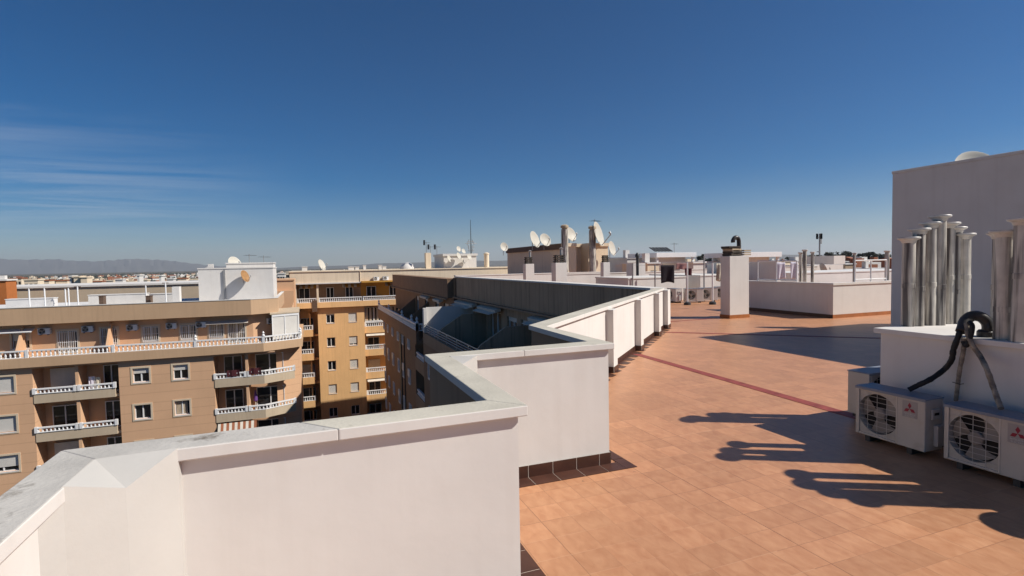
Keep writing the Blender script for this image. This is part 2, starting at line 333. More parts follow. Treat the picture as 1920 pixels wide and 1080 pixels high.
def mat_plain():
    """dry plain seen from the roof: scrub, fields and bare earth"""
    m = bpy.data.materials.new('dry_plain'); m.use_nodes = True; t = m.node_tree; b = t.nodes['Principled BSDF']; b.inputs['Roughness'].default_value = .95
    g = nn(t, 'ShaderNodeNewGeometry'); n = nn(t, 'ShaderNodeTexNoise'); n.inputs['Scale'].default_value = .0035; n.inputs['Detail'].default_value = 9; n.inputs['Roughness'].default_value = .65
    t.links.new(g.outputs['Position'], n.inputs['Vector'])
    r = nn(t, 'ShaderNodeValToRGB'); e = r.color_ramp.elements; e[0].position = .36; e[0].color = (.03, .037, .02, 1); e[1].position = .66; e[1].color = (.17, .125, .08, 1)
    k = e.new(.5); k.color = (.07, .062, .04, 1)
    t.links.new(n.outputs['Fac'], r.inputs[0]); t.links.new(r.outputs[0], b.inputs['Base Color']); b.inputs['Specular IOR Level'].default_value = 0
    return m
M['plain'] = mat_plain()

# ================================================================ SETTING
GZ = -19.0
def disc_ground():
    mb = MB(); R = [40, 120, 300, 700, 1500, 3500, 8000, 18000, 42000]; n = 72
    def hz(x, y, r): return GZ
    pts = [(5, 20, GZ)]; fs = []
    for r in R:
        for j in range(n):
            a = 2 * math.pi * j / n; pts.append((5 + r * math.cos(a), 20 + r * math.sin(a), GZ))
    for j in range(n): fs.append((0, 1 + j, 1 + (j + 1) % n))
    for i in range(len(R) - 1):
        for j in range(n): fs.append((1 + i*n + j, 1 + (i+1)*n + j, 1 + (i+1)*n + (j+1) % n, 1 + i*n + (j+1) % n))
    mb._add(pts, fs); return mb
tag(disc_ground().build('ground', M['plain']), kind='structure')
mb = MB(); mb.box(-30, 70, -15, 95, GZ - .3, GZ + .03); tag(mb.build('courtyard', M['asphalt']), kind='structure')

# roof terrace floor, and the block that carries it
HP = 1.195
I = [(-.87, -4), (-.86, 2.70), (1.118, 2.726), (1.13, 4.49), (2.763, 4.495), (2.775, 6.105), (9.70, 13.03), (9.70, 37)]     # inner edge of the coping
O = [(-1.04, -4), (-1.045, 2.90), (.943, 2.936), (.94, 4.69), (2.585, 4.72), (2.62, 6.33), (9.50, 13.16), (9.50, 37)]    # outer edge
def shift(poly, d):      # offset an open polyline to its left by d
    res = []
    for i, p in enumerate(poly):
        p = Vector(p); ns = []
        if i > 0: e = (p - Vector(poly[i-1])).normalized(); ns.append(Vector((-e.y, e.x)))
        if i < len(poly) - 1: e = (Vector(poly[i+1]) - p).normalized(); ns.append(Vector((-e.y, e.x)))
        if len(ns) == 1: q = p + ns[0] * d
        else: b = (ns[0] + ns[1]).normalized(); q = p + b * (d / max(.3, b.dot(ns[0])))
        res.append((q.x, q.y))
    return res
WI, WO = shift(I, .045), shift(O, -.035)        # wall faces sit back under the coping
floor_poly = WO[:] + [(9.55, 60), (60, 60), (60, -12), (-1.0, -12)]
far_line = lambda y: 23.05 - 1.115 * y
mb = MB(); mb.prism([(p[0], p[1]) for p in floor_poly], -.25, 0); tag(mb.build('terrace_floor', M['tiles']), kind='structure')
# two red stripes laid in the floor
mb = MB(); mb.prism([(6.12, 2.2), (6.30, 2.2), (6.62, 9.90), (6.45, 9.98)], .001, .005)
tag(mb.build('floor_stripe', M['stripe']), kind='structure')
mb = MB(); mb.prism([(9.08, 12.47), (9.18, 12.58), (14.4, 7.86), (14.3, 7.75)], .001, .005)
tag(mb.build('floor_stripe', M['stripe']), kind='structure')
mb = MB(); mb.prism([(10.9, 14.45), (10.95, 14.55), (13.0, 14.62), (13.0, 14.52)], .001, .005)
tag(mb.build('floor_stripe', M['stripe']), kind='structure')
# border tiles along the parapet
mb = MB()
def border(x0, x1, y0, y1, along):
    L = (x1 - x0) if along == 'x' else (y1 - y0); k = 0
    while k * .25 < L - .01:
        a, b = k * .25, min(L, k * .25 + .243)
        mb.box(*( (x0 + a, x0 + b, y0, y1) if along == 'x' else (x0, x1, y0 + a, y0 + b) ), .001, .006); k += 1
gb = MB(); gb.box(1.10, 2.9, 4.35, 4.53, -.01, .0035); gb.box(1.1, 1.34, 2.62, 4.345, -.01, .0035); tag(gb.build('floor_joint', M['grout']), kind='structure')
border(1.10, 2.785, 4.345, 4.525, 'x'); border(1.10, 1.345, 2.62, 4.345, 'y'); border(2.79, 2.908, 4.345, 6.0, 'y')
mb.box(-.8, 1.345, 2.5, 2.74, .001, .006)
for k in range(24):     # saw-tooth of cut tiles along the diagonal wall
    x = 2.95 + k * .29; y = x + 3.36
    mb.prism([(x, y), (x + .27, y + .27), (x + .30, y + .02), (x+.16, y-.08)], .001, .006)
tag(mb.build('floor_border', M['border']), kind='structure')

bk = thing('apartment_block', 'brown rendered apartment block whose roof terrace is in the foreground, shaded courtyard side', 'building', (5, 20, GZ))
mb = MB()
mb.prism([(-.99, -12), (-.99, 2.86), (.98, 2.89), (.98, 4.66), (2.63, 4.69), (2.66, 6.30), (6.5, 10.15), (6.5, 32.66), (8.8, 32.66), (8.8, 40.3), (7.4, 40.3), (7.4, 57.7), (9.1, 57.7), (60, 60), (60, -12)], GZ, -2.75)
mb.prism([(-.99, -12), (-.99, 2.86), (.98, 2.89), (.98, 4.66), (2.63, 4.69), (2.66, 6.30), (9.9, 13.5), (9.9, 62), (60, 63), (60, -11.9)], -2.75, -.26)
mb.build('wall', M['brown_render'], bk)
# penthouse band (roof parapet) along the shaded courtyard side
mb = MB(); mb.box(9.50, 9.9, 13.2, 35.8, -.17, 1.13); mb.build('roof_parapet', M['grey_render'], bk)
mb = MB(); y = 13.35
while y < 35.7: mb.box(9.44, 9.98, y, min(35.8, y + 2.39), 1.13, 1.195); y += 2.4
mb.build('parapet_cap', M['white'], bk)
mb = MB(); mb.box(9.0, 9.9, 36.3, 62, -.3, .98); mb.box(8.96, 9.9, 36.28, 62.05, .98, 1.03); mb.box(9.42, 9.9, 35.8, 36.3, -.2, 1.1)
mb.build('roof_parapet', M['brown_render'], bk)
mb = MB(); mb.box(9.3, 9.48, 13.0, 36.2, -.29, -.20); mb.box(8.85, 9.0, 36.3, 62, -.42, -.33); mb.build('cornice', M['tan'], bk)

def frame(P, u, n): return (Vector((P[0], P[1], 0)), Vector((u[0], u[1], 0)).normalized(), Vector((n[0], n[1], 0)).normalized())
def fp(fr, u, d, z): return fr[0] + fr[1] * u - fr[2] * d + Vector((0, 0, z))
def fbox(mb, fr, u0, u1, d0, d1, z0, z1, m=0):
    return mb.ob(fp(fr, u0, d0, z0), fr[1] * (u1 - u0), -fr[2] * (d1 - d0), Vector((0, 0, z1 - z0)), m)
def wall_holes(mb, fr, u0, u1, z0, z1, holes, t=.2, m=0, mr=None):
    us = sorted({u0, u1, *[h[0] for h in holes], *[h[1] for h in holes]}); zs = sorted({z0, z1, *[h[2] for h in holes], *[h[3] for h in holes]})
    us = [u for u in us if u0 <= u <= u1]; zs = [z for z in zs if z0 <= z <= z1]
    for a, b in zip(us, us[1:]):
        for c, d in zip(zs, zs[1:]):
            cu, cz = (a + b) / 2, (c + d) / 2
            if any(h[0] < cu < h[1] and h[2] < cz < h[3] for h in holes): continue
            mb.face([fp(fr, a, 0, c), fp(fr, b, 0, c), fp(fr, b, 0, d), fp(fr, a, 0, d)], m)
    r = m if mr is None else mr
    for h in holes:
        a, b, c, d = max(h[0], u0), min(h[1], u1), max(h[2], z0), min(h[3], z1); tt = h[4] if len(h) > 4 else t
        for p, q in (((a, c), (a, d)), ((b, d), (b, c)), ((a, d), (b, d)), ((b, c), (a, c))):
            if h[1] > u1 and p[0] == b and q[0] == b: continue
            mb.face([fp(fr, p[0], 0, p[1]), fp(fr, q[0], 0, q[1]), fp(fr, q[0], tt, q[1]), fp(fr, p[0], tt, p[1])], r)
def window(par, fr, u0, u1, z0, z1, shut=0.0, trim='trim', bars=False, d=.12, name='window', mull=1, curtain=False):
    """white framed window in a hole: frame > pane, shutter, surround, security bars"""
    mb = MB(); e = .055
    fbox(mb, fr, u0, u0 + e, d, d + .07, z0, z1); fbox(mb, fr, u1 - e, u1, d, d + .07, z0, z1)
    fbox(mb, fr, u0 + e, u1 - e, d, d + .07, z0, z0 + e); fbox(mb, fr, u0 + e, u1 - e, d, d + .07, z1 - e, z1)
    for i in range(mull):
        c = u0 + (u1 - u0) * (i + 1) / (mull + 1); fbox(mb, fr, c - e * .7, c + e * .7, d - .006, d + .07, z0 + e, z1 - e)
    fbox(mb, fr, u0, u1, -.04, d, z0 - .06, z0 - .004)
    wd = mb.build(name, M['white_paint'], par)
    g = MB(); fbox(g, fr, u0 + .01, u1 - .01, d + .075, d + .09, z0 + .01, z1 - .01); g.build('pane', M['glass'], wd)
    if curtain:
        g = MB(); k = 9
        for i in range(k): fbox(g, fr, u0 + .1 + (u1-u0-.25) * i / k, u0 + .1 + (u1-u0-.25) * (i + .6) / k, d + .03, d + .06, z0 + .08, z1 - .1)
        g.build('curtain', M['trim'], wd)
    if shut > 0:
        g = MB(); n = max(2, int((z1 - z0) * shut / .09)); h = (z1 - z0) * shut / n
        for i in range(n): fbox(g, fr, u0 + .015, u1 - .015, d - .03, d - .012, z1 - (i + 1) * h + .006, z1 - i * h)
        g.build('shutter', M['shutter'], wd)
    if trim:
        g = MB(); s = .13
        fbox(g, fr, u0 - s, u0 - .002, -.03, .02, z0 - s, z1 + s); fbox(g, fr, u1 + .002, u1 + s, -.03, .02, z0 - s, z1 + s)
        fbox(g, fr, u0 - .002, u1 + .002, -.03, .02, z1 + .002, z1 + s); fbox(g, fr, u0 - .002, u1 + .002, -.03, .02, z0 - s, z0 - .065)
        g.build('surround', M[trim], wd)
    if bars:
        g = MB(); n = int((u1 - u0) / .125)
        for i in range(n + 1): c = u0 + (u1 - u0) * i / n; fbox(g, fr, c - .012, c + .012, -.08, -.06, z0, z1)
        for zz in (z0 + .1, (z0 + z1) / 2, z1 - .1): fbox(g, fr, u0, u1, -.058, -.045, zz - .015, zz + .015)
        g.build('security_bars', M['white_paint'], wd)
    return wd
def balusters(par, pts, z0, z1, mat='white_paint', posts=True, name='balustrade', step=.24):
    """classical white balustrade along a polyline of plan points: bottom rail, turned balusters, hand rail"""
    mb = MB()
    for a, b in zip(pts, pts[1:]):
        A, B = Vector((a[0], a[1], 0)), Vector((b[0], b[1], 0)); e = (B - A); L = e.length; e.normalize(); nrm = Vector((-e.y, e.x, 0)); Z = Vector((0, 0, 1))
        mb.ob(A - nrm * .08 + Z * (z1 - .1), e * L, nrm * .16, Z * .1); mb.ob(A - nrm * .07 + Z * z0, e * L, nrm * .14, Z * .06)
        n = max(1, int(L / step))
        for i in range(n):
            c = A + e * (L * (i + .5) / n); h = z1 - z0 - .16
            mb.lathe([(.055, 0), (.04, .04), (.065, h * .35), (.035, h * .75), (.055, h)], (c.x, c.y, z0 + .06), 6)
    if posts:
        for p in ((pts[0], pts[-1]) if posts is True else (pts[-1],)): mb.box(p[0] - .09, p[0] + .09, p[1] - .09, p[1] + .09, z0, z1 + .03)
    return mb.build(name, M[mat], par)

# --- our block: terrace level and lower storeys of the courtyard side (all in shade)
frP = frame((9.72, 13), (0, 1), (-1, 0))      # penthouse wall, u = Y - 13
mb = MB()
ph = [(5.2, 6.3, -2.6, -.75), (7.0, 8.2, -1.75, -.75), (10.2, 11.4, -1.75, -.75), (12.0, 13.4, -1.75, -.75), (14.3, 16.2, -2.7, -.7), (19.9, 20.6, -1.75, -.8), (21.2, 22.0, -1.75, -.8)]
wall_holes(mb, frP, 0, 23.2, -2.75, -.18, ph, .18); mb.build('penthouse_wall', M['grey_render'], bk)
for h in ph: window(bk, frP, *h, shut=.25 if h[2] > -2 else 0, trim=None, name='window' if h[2] > -2 else 'balcony_door')
frQ = frame((9.3, 36.3), (0, 1), (-1, 0)); mb = MB(); pq = [(1, 2.4, -2.6, -.8), (4, 5.2, -1.8, -.8), (8, 9.3, -1.8, -.8), (12, 13.2, -2.6, -.8)]
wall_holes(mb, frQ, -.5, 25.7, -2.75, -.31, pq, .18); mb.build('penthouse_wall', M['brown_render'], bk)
for h in pq: window(bk, frQ, *h, shut=.2, trim=None)
# awning boxes rolled up above the penthouse doors
for a, b in ((19.2, 22.4), (26.9, 30.2), (31.2, 35.4)):
    mb = MB(); mb.ob((9.25, a, -.62), (.32, 0, .1), (0, b - a, 0), (-.04, 0, .16)); mb.ob((8.9, a + .1, -.70), (.4, 0, .1), (0, b - a - .2, 0), (0, 0, .02)); mb.build('awning', M['awning'], bk)
for a, b in ((38.0, 40.2), (42.6, 45.2)):
    mb = MB(); mb.ob((8.8, a, -.72), (.32, 0, .1), (0, b - a, 0), (-.04, 0, .16)); mb.build('awning', M['awning'], bk)
# terrace parapets, partitions, railings
mb = MB(); mb.box(6.5, 6.68, 10.3, 32.66, -2.76, -2.12); mb.build('terrace_parapet', M['tan'], bk)
for k in range(4):
    zz = -2.0 + k * .13
    mb = MB(); mb.bar((6.59, 10.4, zz), (6.59, 32.5, zz), .022, 6)
    if k == 0:
        for yy in range(11, 33, 2): mb.bar((6.59, yy, -2.12), (6.59, yy, -1.6), .02, 6)
    mb.build('terrace_rail', M['metal'], bk)
def partition(y, x0, mat='grey_render', top=-.86):
    mb = MB(); P = [(9.71, -2.75), (9.71, top), (8.3, top - .02), (7.1, top - .76), (x0, -2.1), (x0, -2.75)]
    mb._add([(x, y, z) for x, z in P] + [(x, y + .14, z) for x, z in P], [list(range(6)), list(range(6, 12))[::-1]] + [(i, 6 + i, 6 + (i + 1) % 6, (i + 1) % 6) for i in range(6)])
    return mb.build('terrace_partition', M[mat], bk)
partition(22.75, 6.69); partition(30.0, 6.69); partition(16.5, 6.69)
mb = MB(); mb.box(6.69, 9.7, 32.5, 32.64, -2.75, -.58); mb.box(6.5, 6.69, 32.3, 32.66, -2.1, -.62); mb.build('terrace_partition', M['white'], bk)
mb = MB(); mb.box(7.28, 7.5, 39.2, 62, -3.8, -2.82); mb.box(7.5, 9.3, 39.2, 62, -3.8, -3.5); mb.build('terrace_parapet', M['brown_render'], bk)
balusters(bk, [(7.39, 39.3), (7.39, 50), (7.39, 61.9)], -2.82, -2.28)
balusters(bk, [(7.39, 39.3), (9.2, 39.3)], -2.82, -2.28)
mb = MB()
for yy in (39.3, 41.5, 46, 54, 61.9): mb.lathe([(.13, 0), (.13, .1), (.05, .2), (.11, .32), (.02, .5), (.0, .52)], (7.39, yy, -2.27), 8)
mb.build('finial', M['white_paint'], bk)
for yy in (44, 50): mb = MB(); mb.prism([(7.6, yy), (9.3, yy), (9.3, yy + .14), (7.6, yy + .14)], -3.5, [-2.3, -1.0, -1.0, -2.3]); mb.build('terrace_partition', M['brown_render'], bk)
frL = frame((7.38, 40.3), (0, 1), (-1, 0))
for s in range(5):
    zb = -5.6 - s * 2.82 + .95
    for u in (2.2, 5.0, 7.6, 11.0, 14.2, 17.0):
        window(bk, frL, u, u + .95, zb, zb + 1.15, shut=.0 if (s + int(u)) % 3 else .5, trim=None, d=-.05)
    mb = MB(); mb.box(7.36, 8.8, 33.4, 40.2, -5.6 - s * 2.82 - .2, -5.6 - s * 2.82 + .75); mb.build('balcony_front', M['tan'], bk)
    balusters(bk, [(7.5, 33.5), (7.5, 40.1)], -5.6 - s * 2.82 + .75, -5.6 - s * 2.82 + 1.12, posts=False)
mb = MB(); mb.box(7.3, 7.41, 46.6, 47.3, GZ, -3.85); mb.bar((7.33, 45.0, GZ), (7.33, 45.0, -3.9), .05, 8); mb.build('drainpipe', M['darkmetal'], bk)
frM = frame((6.48, 14), (0, 1), (-1, 0))
for s in range(5):
    for u in (10.5, 13.5, 16.2):
        zb = -5.6 - s * 2.82 + .95; window(bk, frM, u, u + 1.0, zb, zb + 1.15, trim=None, d=-.05, shut=.3 if s % 2 else 0)

# ================================================================ PARAPET OF THE TERRACE
pw = thing('parapet_wall', 'white zigzag parapet with stone coping along the edge of the tiled terrace', 'parapet', (1.0, 3.0, 0))
mb = MB()
for i in range(len(WI) - 1):
    if i == 6: continue
    a, b, c, d = WI[i], WI[i+1], WO[i+1], WO[i]
    mb.prism([a, b, c, d], 0, HP - .06, 0)
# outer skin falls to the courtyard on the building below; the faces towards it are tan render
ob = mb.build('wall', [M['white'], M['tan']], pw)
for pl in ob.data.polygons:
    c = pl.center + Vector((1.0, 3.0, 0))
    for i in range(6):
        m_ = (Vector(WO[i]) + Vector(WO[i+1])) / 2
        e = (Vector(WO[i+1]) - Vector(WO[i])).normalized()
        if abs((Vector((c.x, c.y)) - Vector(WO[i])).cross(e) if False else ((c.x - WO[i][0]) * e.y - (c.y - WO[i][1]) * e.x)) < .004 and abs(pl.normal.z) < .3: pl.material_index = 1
# coping in lengths with open joints, mitred at the corners
mb = MB(); zc0, zc1 = HP - .06, HP
cuts = {0: [.55], 1: [.493], 3: [.42], 5: [.17, .38, .6, .82]}
for i in range(6):
    ts = [0] + cuts.get(i, []) + [1]
    I0, I1, O0, O1 = Vector(I[i]), Vector(I[i+1]), Vector(O[i]), Vector(O[i+1])
    for a, b in zip(ts, ts[1:]):
        L = (I1 - I0).length; g = .002 / L; a2, b2 = (a + (g if a > 0 else 0)), (b - (g if b < 1 else 0))
        P = [I0.lerp(I1, a2), I0.lerp(I1, b2), O0.lerp(O1, b2), O0.lerp(O1, a2)]
        mb.prism(P, zc0, zc1, 0, mtop=2 if i == 0 or (i == 1 and a < .4) else 1)
ob = mb.build('coping', [M['white'], M['coping'], M['coping_grey']], pw, bevel=.006)
# cornice bead below the coping is only a shadow gap; plastered chamfers fill two inner corners
mb = MB()
def P3(x, y, z): p = on_z(x, y, z); return (p.x, p.y, z)
c0, cl, cr_ = P3(178, 861, HP + .003), P3(117, 912, HP + .003), P3(333, 840, HP + .003); _d = _ray(236, 915); _t = (-3.27 + .035 - EYE.x + EYE.y) / (_d.x - _d.y); cm = EYE + _d * _t; cm = (cm.x, cm.y, cm.z)
base = [(c0[0] - .1, c0[1] + .1), (cl[0] - .03, cl[1]), (cm[0], cm[1]), (cr_[0], cr_[1] + .03)]
pts = [c0, (cl[0] - .06, cl[1] - .14, HP - .07), cl, cm, cr_, (cr_[0] + .005, cr_[1] + .07, HP - .07)]
low = [(p[0], p[1], 0) for p in pts]; n = 6
mb._add(pts + low, [(0, 2, 3), (0, 3, 4), (0, 1, 2), (0, 4, 5), *[(i, (i + 1) % 6, 6 + (i + 1) % 6, 6 + i) for i in range(6)]])
mb.build('corner_buttress', M['cream_fill'], pw)
mb = MB(); q0, q1, q2 = P3(841, 664, HP + .002), P3(897, 663, HP + .002), P3(893, 694, HP + .002)
mb.prism([(1.12, 4.50), (1.12, 4.12), (1.37, 4.50)], [HP - .16] * 3, [HP + .003, HP - .012, HP - .012]); mb.build('corner_fillet', M['cream_fill'], pw)
# piers of the diagonal wall
e45 = Vector((.70711, .70711, 0)); n45 = Vector((.70711, -.70711, 0))
def diag(s, d, z): b = Vector((WI[5][0], WI[5][1], 0)) + e45 * s + n45 * d; return Vector((b.x, b.y, z))
sp = [(Vector(p) - Vector((WI[5][0], WI[5][1]))).dot(Vector((.70711, .70711))) for p in ((4.93, 8.36), (6.78, 10.15), (8.55, 11.95))]
for s in sp + [9.85]:
    mb = MB(); w_ = .30 if s < 9.8 else .5
    mb.ob(diag(s, -.05, 0), e45 * w_, n45 * .19, (0, 0, HP - .062)); mb.build('pier', M['white'], pw, bevel=.005)
# skirting tiles
def skirting(run, mat='skirt', h=.115, par=pw):
    mb = MB()
    for A, B, nrm in run:
        A, B, nrm = Vector((*A, 0)), Vector((*B, 0)), Vector((*nrm, 0)); L = (B - A).length; e = (B - A) / L; k = 0
        mb.ob(A + nrm * .001, e * L, nrm * .013, (0, 0, h - .003), 1)
        while k * .25 < L - .02:
            a = k * .25; b = min(L, a + .243); mb.ob(A + e * a + nrm * .010, e * (b - a), nrm * .006, (0, 0, h), 0); k += 1
    return mb.build('skirting', [M[mat], M['grout']], par)
yC = WI[3][1]
skirting([((1.1, yC), (WI[4][0], yC), (0, -1)), ((WI[4][0], yC), (WI[5][0], WI[5][1]), (1, 0)), ((-.8, WI[1][1]), (WI[2][0], WI[2][1]), (0, -1)), ((WI[2][0], WI[2][1]), (WI[3][0], WI[3][1]), (1, 0))])
run = []; prev = 0.0
for s in sp + [9.85]:
    w_ = .30 if s < 9.8 else .5
    run.append((diag(prev, 0, 0).xy, diag(s, 0, 0).xy, n45.xy))
    run.append((diag(s, .14, 0).xy, diag(s, 0, 0).xy, (-e45).xy)); run.append((diag(s, .14, 0).xy, diag(s + w_, .14, 0).xy, n45.xy)); prev = s + w_
skirting(run)

# ================================================================ STAIR HOUSE, VENT SHAFT AND PIPES, AIR CONDITIONERS
sh = thing('stair_house', 'tall plain white stair house with its shaded side to the terrace', 'building', (16.5, 5, 0))
HX, HY, HZ = 13.38, 9.0, 4.06
mb = MB(); mb.box(HX, 19.5, -3.0, HY, 0, HZ - .07); mb.build('wall', M['white'], sh, bevel=.01)
mb = MB(); mb.box(HX - .015, 19.53, -3.02, HY + .015, HZ - .07, HZ); mb.build('roof_edge', M['white'], sh, bevel=.01)
mb = MB(); mb.box(HX - .016, HX - .001, -3, HY, 0, .12); mb.build('skirting', M['skirt'], sh)

vs = thing('vent_shaft', 'low white vent shaft with overhanging coping, pipes standing on it, at right of the terrace', 'vent shaft', (7, 2, 0))
VX0, VX1, VY0, VY1, VZ = 6.11, 8.1, -1.5, 4.22, 1.17
mb = MB(); mb.box(VX0, VX1, VY0, VY1, 0, VZ - .055); mb.build('wall', M['white'], vs, bevel=.006)
mb = MB(); mb.box(VX0 - .05, VX1 + .05, VY0 - .05, VY1 + .05, VZ - .055, VZ); mb.build('coping', M['white'], vs, bevel=.006)
mb = MB(); mb.box(VX1 - .5, VX1 + .04, VY0, VY1 - .9, VZ, VZ + .24); mb.build('kerb', M['cream'], vs)
mb = MB(); mb.box(VX0 - .012, VX0 - .001, VY0, VY1, 0, .115); mb.build('skirting', M['skirt'], vs)

def vent_pipe(x, y, ztop, label, grp, r=.066, proto=None):
    t = thing('vent_pipe', label, 'vent pipe', (x, y, VZ), grp); tilt = random.uniform(-.012, .012)
    mb = MB(); mb.tube([(x, y, VZ - .02), (x + tilt * .5, y, (VZ + ztop) / 2), (x + tilt, y, ztop - .03)], [r * 1.02, r, r * .98], 20); mb.build('pipe', M['galv'], t, smooth=True)
    mb = MB(); mb.lathe([(r * 1.0, -.06), (r * 1.08, -.055), (r * 1.2, -.03), (r * 1.66, -.014), (r * 1.72, -.01), (r * 1.72, .003), (r * 1.66, .008), (0, .010)], (x + tilt, y, ztop), 24); mb.build('pipe_cap', M['galv_cap'], t, smooth=True)
    mb = MB(); mb.lathe([(r * 1.07, 0), (r * 1.07, .05), (r * 1.03, .052)], (x + tilt * .5, y, VZ + random.uniform(.25, .6)), 20); mb.build('pipe_collar', M['galv'], t, smooth=True)
    return t
G1 = 'pipes of the row standing on the vent shaft'
for px, py, Y, lb in ((1704.5, 446, 4.19, 'grey streaked vent pipe at the left end of the seven pipe row'),
                      (1722.5, 429.5, 4.16, 'pale vent pipe between the short streaked end pipe and the third pipe from left'),
                      (1745, 418, 4.14, 'grey stained vent pipe directly left of the tallest pipe of the row'),
                      (1763, 405, 4.10, 'tallest vent pipe in the middle of the seven pipe row'),
                      (1779, 418.6, 4.14, 'vent pipe half hidden behind, directly right of the tallest pipe'),
                      (1792.6, 427, 4.12, 'vent pipe second from the right end of the seven pipe row'),
                      (1809, 439, 4.06, 'short vent pipe at the right end of the seven pipe row beside the black hose')):
    p = on_y(px, py, Y); vent_pipe(p.x, Y, p.z, lb, G1)
G2 = 'dark vent pipes at the right edge'
p = on_y(1884, 433, 3.12); vent_pipe(p.x, 3.12, p.z, 'dark stained vent pipe right of the black hose, near the right edge', G2, .072)
p = on_y(1919, 410, 2.95); vent_pipe(p.x, 2.95, p.z, 'dark vent pipe cut by the right edge of the photo', G2, .072)
vent_pipe(6.42, 3.25, 2.2, 'vent pipe standing close behind the dark pipe by the hose', G2, .07); vent_pipe(6.55, 2.85, 2.2, 'vent pipe standing just beyond the pipe cut by the right edge', G2, .07)
for k, (x, y, z) in enumerate(((6.39, 2.36, 2.27), (6.27, 2.19, 2.25), (6.31, 1.99, 2.24), (6.37, 1.79, 2.22))):
    vent_pipe(x, y, z, ['farthest', 'second farthest', 'second nearest', 'nearest'][k] + ' pipe of the four beyond the right edge', 'pipes beyond the right edge', .075)
t = thing('roof_cowl', 'squat round vent cowl beyond the right edge throwing a round shadow', 'vent cowl', (6.1, 1.55, VZ))
mb = MB(); mb.lathe([(.11, 0), (.11, .11), (.22, .12), (.23, .16), (.12, .22), (0, .24)], (6.1, 1.55, VZ), 20); mb.build('cowl', M['galv'], t, smooth=True)

